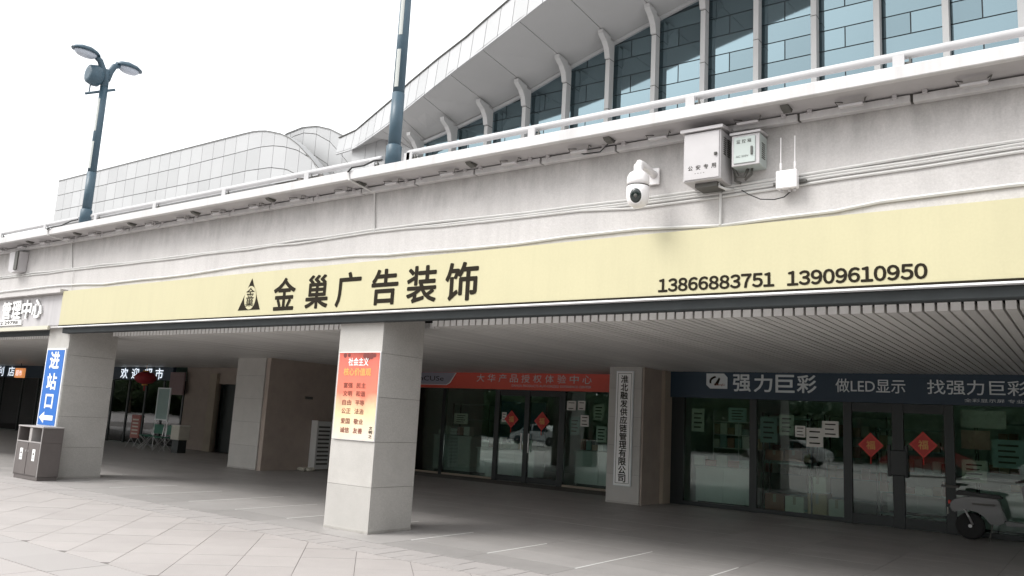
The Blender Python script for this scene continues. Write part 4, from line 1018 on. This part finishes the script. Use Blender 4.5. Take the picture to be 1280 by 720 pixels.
bm = B(); prism(bm, [(-1.72,.86),(-1.98,.86),(-1.98,.90),(-1.70,.90)], yc-.1, yc+.1); obj('rear_rack', bm, 'bracket', sc)
bx('number_plate', 'paper', sc, -1.893, -1.885, yc-.09, yc+.09, .40, .52)
for s_ in (-1, 1):
    bm = B(); tube(bm, [(-.70,yc+s_*.2,1.06),(-.66,yc+s_*.26,1.2)], .007, 6); lathe(bm, [(.0,-.012),(.055,-.008),(.055,.008),(.0,.012)], (-.66,yc+s_*.28,1.23), 12, 'X', 1, .7); obj('mirror', bm, 'seat', sc)
bm = B(); tube(bm, [(-1.5,yc-.10,.26),(-1.62,yc-.13,.52)], .018, 8); obj('shock_absorber', bm, 'steel', sc)
bx('side_stripe', 'bracket', sc, -1.50, -1.15, yc-.1345, yc-.131, .60, .635)
sc.location += Vector((-.42, .45, 0))

# ============================================================ STATION HALL (far side of the deck)
hall = thing('station_hall', (-20, 40, 4.93), 'large station hall with a sweeping pale roof edge, columns and blue glass', 'building')
gx = [-38.05,-34.43,-31.5,-28.56,-25.63,-22.7,-19.7,-17.28,-13.97,-10.96,-7.95,-4.97,-1.9,1.1,4.1,7.1]
gz = [20.12,20.79,21.45,22.17,23.13,23.99,24.83,25.45,26.15,26.75,27.25,27.65,27.95,28.15,28.25,28.3]
def gtop(x):
    if x <= gx[0]: return gz[0]
    for a, b, c_, d in zip(gx[:-1], gx[1:], gz[:-1], gz[1:]):
        if a <= x <= b: return c_+(d-c_)*(x-a)/(b-a)
    return gz[-1]
colx = [-34.2+2.93*k for k in range(-1, 14)]
bx('lower_wall', 'column', hall, -38.3, 7.2, 40.02, 40.4, 4.93, 15.9)
def poly_face(bm, pts, y0, y1): prism(bm, pts, y0, y1)
# glass panes: alternate rows of one and two panes per bay
row_h = 1.09; z_line = 1.6+(16.0-1.6)*4/3      # 20.8
for bi in range(len(colx)):
    # grid bay between column centres projected onto the glass plane
    xa = colx[bi]/.985 ; xb = colx[bi+1]/.985 if bi+1 < len(colx) else 7.1
    if bi == 0: xa = -38.0
    if xb - xa < .3: continue
    r = -5
    while True:
        z0 = z_line + (r-0)*row_h; z1 = z0+row_h
        if z0 > max(gtop(xa), gtop(xb)): break
        two = (r % 2 == 0)
        parts = [(xa, (xa+xb)/2), ((xa+xb)/2, xb)] if two else [(xa, xb)]
        for a, b in parts:
            ta, tb = gtop(a)-.02, gtop(b)-.02
            if z0 >= min(ta, tb)-.05 and z0 >= max(ta, tb)-.1: continue
            a2, b2 = a+.03, b-.03; lo, hi = z0+.03, z1-.03
            pts = [(a2, lo), (b2, lo)]
            za, zb = min(hi, ta), min(hi, tb)
            if zb > lo: pts.append((b2, zb))
            else: pts = [(a2, lo), (a2+(b2-a2)*max(.05, (ta-lo)/max(.01, ta-tb)), lo)]
            if za > lo+.01: pts.append((a2, za))
            elif zb > lo: pts = [(a2+(b2-a2)*(lo-ta)/max(.01, tb-ta), lo), (b2, lo), (b2, zb)]
            if len(pts) < 3: continue
            bm = B(); prism(bm, pts, 40.0, 40.03); cxx = (a+b)/2
            o = obj('window_pane', bm, 'pane', hall, loc=(cxx, 40, z0)); tl = random.gauss(0, .0016); o.rotation_euler = (tl, 0, random.gauss(0, .0016))
        r += 1
bm = B(); pts = [(-38.0, 15.3)] + [(7.1, 15.3)] + [(a, b+.1) for a, b in zip(gx[::-1], gz[::-1])]; prism(bm, pts, 40.045, 40.25); obj('mullion_grid', bm, 'mullion', hall)
# pale frame line at the head of the glass
bm = B()
for a, b, c_, d in zip(gx[:-1], gx[1:], gz[:-1], gz[1:]): prism(bm, [(a,c_-.08),(b,d-.08),(b,d+.13),(a,c_+.13)], 39.85, 39.995)
obj('head_rail', bm, 'panel', hall)
for x in colx:
    zt = gtop(x)
    bm = B(); w_ = .135
    box(bm, x-w_, x+w_, 39.25, 39.75, 4.93, zt-.05)
    co = obj('column', bm, 'column', hall, loc=(x, 39.5, 4.93))
    bm = B(); prism(bm, [(39.245,zt-1.2),(39.245,zt+.1),(38.25,zt+.2),(38.27,zt-.02),(38.75,zt-.32),(39.05,zt-.7),(39.17,zt-1.2)], x-w_-.03, x+w_+.03, 'X'); obj('bracket', bm, 'column', co, label='curved bracket at the column head')
    bm = B()
    for z in (zt-1.25, zt-4.3): box(bm, x-w_-.01, x+w_+.01, 39.24, 39.76, z-.02, z+.02)
    obj('column_joint', bm, 'bracket', co)
# eave polyline: x, y, z bottom / top
ev = [(-46.5,40.2,20.9,22.3),(-44.0,39.6,20.75,22.3),(-42.32,39.0,20.77,22.5),(-38.8,37.8,21.03,22.95),(-36.4,37.0,21.45,23.45),(-32.9,35.8,21.9,23.85),(-30.05,35.1,22.5,24.35),(-28.5,34.8,22.85,24.85),(-25.7,34.3,23.6,25.7),(-23.5,34.0,24.3,26.5),(-19.7,33.8,25.3,27.6),(-16.8,33.7,26.0,28.4),(-13.9,33.6,26.7,29.1),(-11,33.6,27.3,29.7),(-8,33.6,27.8,30.2),(-5,33.6,28.2,30.6),(-1.9,33.6,28.5,30.9),(1.1,33.6,28.7,31.1),(7.2,33.6,28.9,31.3)]
def eave(x):
    if x <= ev[0][0]: return ev[0]
    for a, b in zip(ev[:-1], ev[1:]):
        if a[0] <= x <= b[0]:
            t = (x-a[0])/(b[0]-a[0])
            # smooth with cosine blend kept linear: polyline is dense enough
            return tuple(a[k]+(b[k]-a[k])*t for k in range(4))
    return ev[-1]
def quad_slab(name, mt, pts_lo, off, label=None):
    bm = B(); n_ = len(pts_lo); lo = [bm.verts.new(p) for p in pts_lo]; hi = [bm.verts.new(Vector(p)+Vector(off)) for p in pts_lo]
    bm.faces.new(lo); bm.faces.new(hi[::-1])
    for i in range(n_): bm.faces.new((lo[i], hi[i], hi[(i+1)%n_], lo[(i+1)%n_]))
    c_ = sum((Vector(p) for p in pts_lo), Vector())/n_
    return obj(name, bm, mt, hall, loc=c_, label=label)
# fascia panels, ~1.12 m each
xx = -46.5; step = 1.14
while xx < 7.0:
    a, b = eave(xx+.02), eave(min(7.2, xx+step-.02))
    quad_slab('fascia_panel', 'panel', [(a[0],a[1],a[2]),(b[0],b[1],b[2]),(b[0],b[1]+.25,b[3]),(a[0],a[1]+.25,a[3])], (0,.12,0))
    xx += step
# dark line behind fascia joints + top capping
bm = B()
for a, b in zip(ev[:-1], ev[1:]):
    v = [bm.verts.new(p) for p in ((a[0],a[1]+.13,a[2]+.02),(b[0],b[1]+.13,b[2]+.02),(b[0],b[1]+.38,b[3]-.02),(a[0],a[1]+.38,a[3]-.02))]; bm.faces.new(v)
obj('fascia_backing', bm, 'mullion', hall)
bm = B()
for a, b in zip(ev[:-1], ev[1:]):
    for z_, y_ in ((0, 0),):
        v = [bm.verts.new(p) for p in ((a[0],a[1]+.2,a[3]+.0),(b[0],b[1]+.2,b[3]+.0),(b[0],70,b[3]+3.5),(a[0],70,a[3]+3.5))]; bm.faces.new(v)
obj('roof', bm, 'panel', hall)
bm = B()
for a, b in zip(ev[:-1], ev[1:]): tube(bm, [(a[0],a[1]+.2,a[3]+.03),(b[0],b[1]+.2,b[3]+.03)], .05, 6)
obj('roof_edge_capping', bm, 'bracket', hall)
# soffit panels per bay
def soff_in(x):
    if x >= -37.89: return (x, 40.3, gtop(x)+.12)
    tail = [(-46.5,40.3,21.0),(-44,40.3,21.05),(-43.07,40.3,21.21),(-40.97,40.3,21.38),(-39.56,40.3,20.75),(-38.34,40.3,20.05),(-37.89,40.3,20.03)]
    for a, b in zip(tail[:-1], tail[1:]):
        if a[0] <= x <= b[0]:
            t = (x-a[0])/(b[0]-a[0]); return (x, 40.3, a[2]+(b[2]-a[2])*t)
    return (x, 40.3, 21.0)
sx = [-46.5,-44,-43.07,-40.97,-39.56,-38.34] + [c_ for c_ in colx if c_ > -38.3] + [7.2]
for a, b in zip(sx[:-1], sx[1:]):
    ea, eb = eave(a+.02), eave(b-.02); ia, ib = soff_in(a+.02), soff_in(b-.02)
    quad_slab('soffit_panel', 'soffit', [(ea[0],ea[1]+.02,ea[2]+.01),(eb[0],eb[1]+.02,eb[2]+.01),ib,ia], (0,0,.12))
bm = B()
for a, b in zip(sx[:-1], sx[1:]):
    ea, eb = eave(a), eave(b); ia, ib = soff_in(a), soff_in(b)
    v = [bm.verts.new((p[0],p[1],p[2]+.14)) for p in (ea, eb, ib, ia)]; bm.faces.new(v)
obj('soffit_backing', bm, 'mullion', hall)
# white end wall left of the glass
tops = [(-44.5,21.0),(-43.07,21.2),(-42,21.3),(-40.97,21.36),(-39.56,20.72),(-38.34,20.02)]
for (a, za), (b, zb) in zip(tops[:-1], tops[1:]):
    for z0, z1a, z1b in ((5, 12, 12), (12, 18.6, 18.6), (18.6, za, zb)):
        bm = B(); prism(bm, [(a+.02,z0+.02),(b-.02,z0+.02),(b-.02,z1b-.02),(a+.02,z1a-.02)], 40.05, 40.3); obj('cladding_panel', bm, 'panel', hall, loc=((a+b)/2, 40, z0))

# ============================================================ SHELL WALLS LEFT OF THE HALL
def shell(name, label, y, prof, thick, seams, rows, zlow, rim, cols_label=None):
    """prof: list (x, ztop) left to right; rows: list of profiles below the top"""
    t = thing(name, (prof[len(prof)//2][0], y, 4.93), label, 'building', 'curved pale side shells of the station')
    def at(pf, x):
        if x <= pf[0][0]: return pf[0][1]
        for a, b in zip(pf[:-1], pf[1:]):
            if a[0] <= x <= b[0]: return a[1]+(b[1]-a[1])*(x-a[0])/(b[0]-a[0])
        return -99
    layers = [prof] + rows
    for li in range(len(layers)):
        up = layers[li]; lo = layers[li+1] if li+1 < len(layers) else None
        for a, b in zip(seams[:-1], seams[1:]):
            n_ = 4; xs_ = [a+.02+(b-a-.04)*k/n_ for k in range(n_+1)]
            top = [(x, at(up, x)-.03) for x in xs_]; bot = [(x, max(zlow, (at(lo, x)+.03) if lo else zlow)) for x in xs_]
            pts_t = [(x, z) for (x, z), (_, zb) in zip(top, bot) if z > zb+.02]; pts_b = [(x, zb) for (x, z), (_, zb) in zip(top, bot) if z > zb+.02]
            if len(pts_t) < 2: continue
            bm = B(); prism(bm, pts_b + pts_t[::-1], y, y+.1); obj('cladding_panel', bm, 'panel', t, loc=((a+b)/2, y, (top[0][1]+bot[0][1])/2))
    # backing + rim
    bm = B(); xs_ = [p[0] for p in prof]
    for a, b in zip(prof[:-1], prof[1:]):
        if a[1] <= zlow and b[1] <= zlow: continue
        prism(bm, [(a[0],5),(b[0],5),(b[0],b[1]-.04),(a[0],a[1]-.04)], y+.11, y+thick-.02)
    obj('core_wall', bm, 'joint', t)
    bm = B()
    for a, b in zip(prof[:-1], prof[1:]): prism(bm, [(a[0],a[1]-.04),(b[0],b[1]-.04),(b[0],b[1]+.06),(a[0],a[1]+.06)], y-.04, y+thick+rim)
    obj('roof_rim', bm, 'panel', t)
    bm = B()
    for a, b in zip(prof[:-1], prof[1:]): prism(bm, [(a[0],a[1]+.0),(b[0],b[1]+.0),(b[0],b[1]+.07),(a[0],a[1]+.07)], y-.07, y-.042)
    obj('rim_edge_line', bm, 'bracket', t)
    return t
pA = [(-90,24.45),(-58,24.4),(-56.8,24.38),(-55.95,24.30),(-55,24.15),(-54.2,23.93),(-53.0,23.56),(-51.9,23.05),(-50.7,22.28),(-49.1,20.98),(-47.85,19.85),(-46.6,18.5),(-45.6,17),(-44.9,15)]
r1 = [(-90,22.83),(-66.6,22.75),(-55.7,22.89),(-54,22.75),(-52.45,22.42),(-50.73,21.85),(-49.0,20.9),(-47.9,19.6),(-44.9,14)]
r2 = [(-90,21.14),(-62.8,21.0),(-57.2,21.05),(-54,20.9),(-51.9,20.45),(-50.5,19.8),(-48.9,18.6),(-44.9,13)]
seamA = [-90+1.72*k for k in range(int((90-74)/1.72)+1)] + [-73.92,-72.17,-70.52,-68.9,-67.2,-65.51,-63.84,-62.17,-60.55,-58.95,-57.27,-55.5,-53.8,-52.15,-50.5,-48.88,-47.2]
seamA = sorted(s_ for s_ in seamA); seamA = [seamA[0]] + [b for a, b in zip(seamA[:-1], seamA[1:]) if b-a > .8]
sA = shell('front_shell_building', 'long pale panelled shell wall with a rounded right end, left of the hall', 40, pA, .45, seamA, [r1, r2], 19.45, .35)
# dark sheet painted as recess shade under the wall panels, tapering to the right
bm = B(); prism(bm, [(-90,14),(-49.2,14),(-49.2,18.7),(-51.6,19.15),(-53.5,19.43),(-90,19.43)], 39.9, 39.995); obj('shadow_band_wall', bm, mat('painted_recess_shade', (.10,.10,.10), .6), sA)
bx('base_wall', 'panel', sA, -49.15, -44.95, 39.9, 40.1, 4.93, 18.0)
pB = [(-60,22.5),(-56.5,24.0),(-54.8,24.55),(-52.9,24.75),(-51.07,24.55),(-49.4,24.0),(-47.75,23.14),(-46.41,22.04),(-45.1,20.93),(-43.9,19.5),(-42.9,17.8),(-42.3,16)]
rB = [(-60,21.8),(-56.5,23.3),(-54,24.2),(-52.7,24.28),(-51.15,23.93),(-49.4,23.0),(-47.87,21.67),(-46.84,20.7),(-45.5,19),(-42.3,14)]
rB2 = [(-60,20.2),(-55,22.3),(-52.7,22.5),(-51.1,22.1),(-49.4,21.1),(-48,19.7),(-46.8,18),(-42.3,12)]
seamB = [-60,-57.9,-56.2,-54.4,-52.72,-51.1,-49.39,-47.74,-46.02,-44.4,-42.6]
shell('middle_shell_building', 'arched pale panelled shell rising behind the rounded end of the front shell', 42, pB, .5, seamB, [rB, rB2], 5.2, .35)
pC = [(-51.0,22.3),(-49.6,23.2),(-48.9,23.7),(-47.5,23.2),(-46.2,22.45),(-44.9,21.6),(-43.9,20.8),(-42.8,19.6),(-41.8,18)]
shell('inner_shell_building', 'narrow pale curved shell between the arched shell and the hall roof', 42.9, pC, .4, [-51,-49.4,-47.8,-46.2,-44.6,-43.0,-41.9], [], 5.2, .3)

# ============================================================ ADDED TREES (out of view behind the camera, darken the glass, block low sky)
def tree_proto(seed, h=9.0):
    random.seed(seed); t = thing('added_tree', (0,0,0), '', 'tree', 'added trees behind the camera that darken the shop glass')
    bm = B(); tube(bm, [(0,0,-.05),(.05,.02,2.2),(-.05,.1,h*.55),(0,0,h*.85)], .2, 9, radii=[.26,.18,.12,.03])
    for k in range(7):
        a = k*2.4; z = h*(.28+.07*k); tube(bm, [(0,0,z),(cos(a)*1.1,sin(a)*1.1,z+.9),(cos(a)*2,sin(a)*2,z+1.3)], .06, 6, radii=[.08,.05,.02])
    obj('trunk', bm, 'bark', t)
    bm = B(); cl = [(random.gauss(0,1.5), random.gauss(0,1.5), random.uniform(h*.25,h*.98), random.uniform(.7,1.4)) for _ in range(34)]
    for c_ in cl:
        for _ in range(75):
            d = Vector((random.gauss(0,1),random.gauss(0,1),random.gauss(0,.8))).normalized()*c_[3]*random.uniform(.5,1.05); p = Vector(c_[:3])+d
            u = Vector((random.gauss(0,1),random.gauss(0,1),random.gauss(0,1))).normalized(); v_ = u.cross(d).normalized() if u.cross(d).length > .01 else Vector((1,0,0))
            sz = random.uniform(.12,.24); q = [p+u*sz, p+v_*sz*.7, p-u*sz, p-v_*sz*.7]; bm.faces.new([bm.verts.new(x_) for x_ in q])
    me = bpy.data.meshes.new('crown'); bm.to_mesh(me); bm.free(); me.materials.append(M['leaf']); o = bpy.data.objects.new('crown', me); C.objects.link(o); o.parent = t
    return t
pr_ = [tree_proto(11), tree_proto(12, 8.0), tree_proto(13, 10)]
random.seed(21)
for k in range(24):
    src = pr_[k % 3]; c = src if k < 3 else copy_tree(src)
    c.location = (-118+k*6.9+random.uniform(-.8,.8), -24-3.5*(k % 2)+random.uniform(-1,1), -.03); c.rotation_euler.z = random.uniform(0,6.28)
    c['label'] = ORD[k]+' added leafy tree from the left in the unseen row before the hedge across the square'
hg = B(); random.seed(5)  # added hedge with a solid core, keeps bright gaps out of the glass
for k in range(22000):
    p = Vector((random.uniform(-124,48), -31+random.uniform(-.1,1.0), random.uniform(0,4.6))); u = Vector((random.gauss(0,1),random.gauss(0,1),random.gauss(0,1))).normalized(); v_ = u.orthogonal().normalized(); sz = .22
    hg.faces.new([hg.verts.new(x_) for x_ in (p+u*sz, p+v_*sz, p-u*sz, p-v_*sz)])
box(hg, -124, 48, -31.6, -31.0, 0, 4.4)
me = bpy.data.meshes.new('hedge'); hg.to_mesh(me); hg.free(); me.materials.append(M['leaf']); o = bpy.data.objects.new('hedge', me); C.objects.link(o); props(o, 'added long dense hedge behind the added trees, darkens the glass reflections', 'hedge', None, 'stuff')

# ============================================================ PARKED CARS BEHIND THE CAMERA (seen in the shop glass)
def parked_car(x, y, col, label):
    t = thing('parked_car', (x, y, 0), label, 'car', 'cars parked across the square')
    prof = [(-2.15,.35),(-2.2,.62),(-2.05,.86),(-1.25,.95),(-.75,1.38),(-.2,1.48),(.75,1.46),(1.45,1.05),(2.05,.95),(2.2,.7),(2.15,.35)]
    bm = B(); prism(bm, [(x+a, b) for a, b in prof], y-.82, y+.82); bmesh.ops.bevel(bm, geom=list(bm.edges), offset=.06, segments=2, affect='EDGES'); obj('body', bm, col, t)
    for s_ in (-1, 1):
        for g_ in ([(-1.05,.98),(-.68,1.34),(-.1,1.42),(-.1,.98)], [(.0,.98),(.0,1.42),(.68,1.4),(1.2,1.03),(1.1,.98)]):
            bm = B(); prism(bm, [(x+a, b) for a, b in g_], y+s_*.825-.006, y+s_*.825+.006); obj('side_window', bm, 'camglass', t)
        for wx in (-1.35, 1.35):
            bm = B(); lathe(bm, [(.2,-.1),(.31,-.1),(.33,0),(.31,.1),(.2,.1)], (x+wx, y+s_*.76, .33), 20, 'Y'); wv = obj('wheel', bm, 'tyre', t)
            bm = B(); lathe(bm, [(.2,-.09),(.0,-.105)] if s_ < 0 else [(.2,.09),(.0,.105)], (x+wx, y+s_*.76, .33), 14, 'Y'); obj('rim', bm, 'steel', wv)
    bx('headlight', 'lens', t, x-2.2, x-2.12, y-.7, y-.4, .62, .74, .01); bx('headlight', 'lens', t, x-2.2, x-2.12, y+.4, y+.7, .62, .74, .01)
M['car_white'] = mat('car_white', (.6,.6,.6), .25, coat=.6); M['car_grey'] = mat('car_grey', (.12,.13,.14), .3, metal=.5, coat=.6); M['car_red'] = mat('car_red', (.25,.02,.02), .3, coat=.6)
for i, (x_, y_, c_, n_) in enumerate(((-33,-13,'car_white','white'),(-24,-13.5,'car_grey','dark grey'),(-14.5,-13,'car_white','white'),(-7.5,-13.2,'car_red','dark red'),(-1.2,-12.6,'car_white','white'),(5.2,-13.1,'car_grey','dark grey'))):
    parked_car(x_, y_, c_, ORD[i]+' car from the left in the row behind the camera, a '+n_+' hatchback')
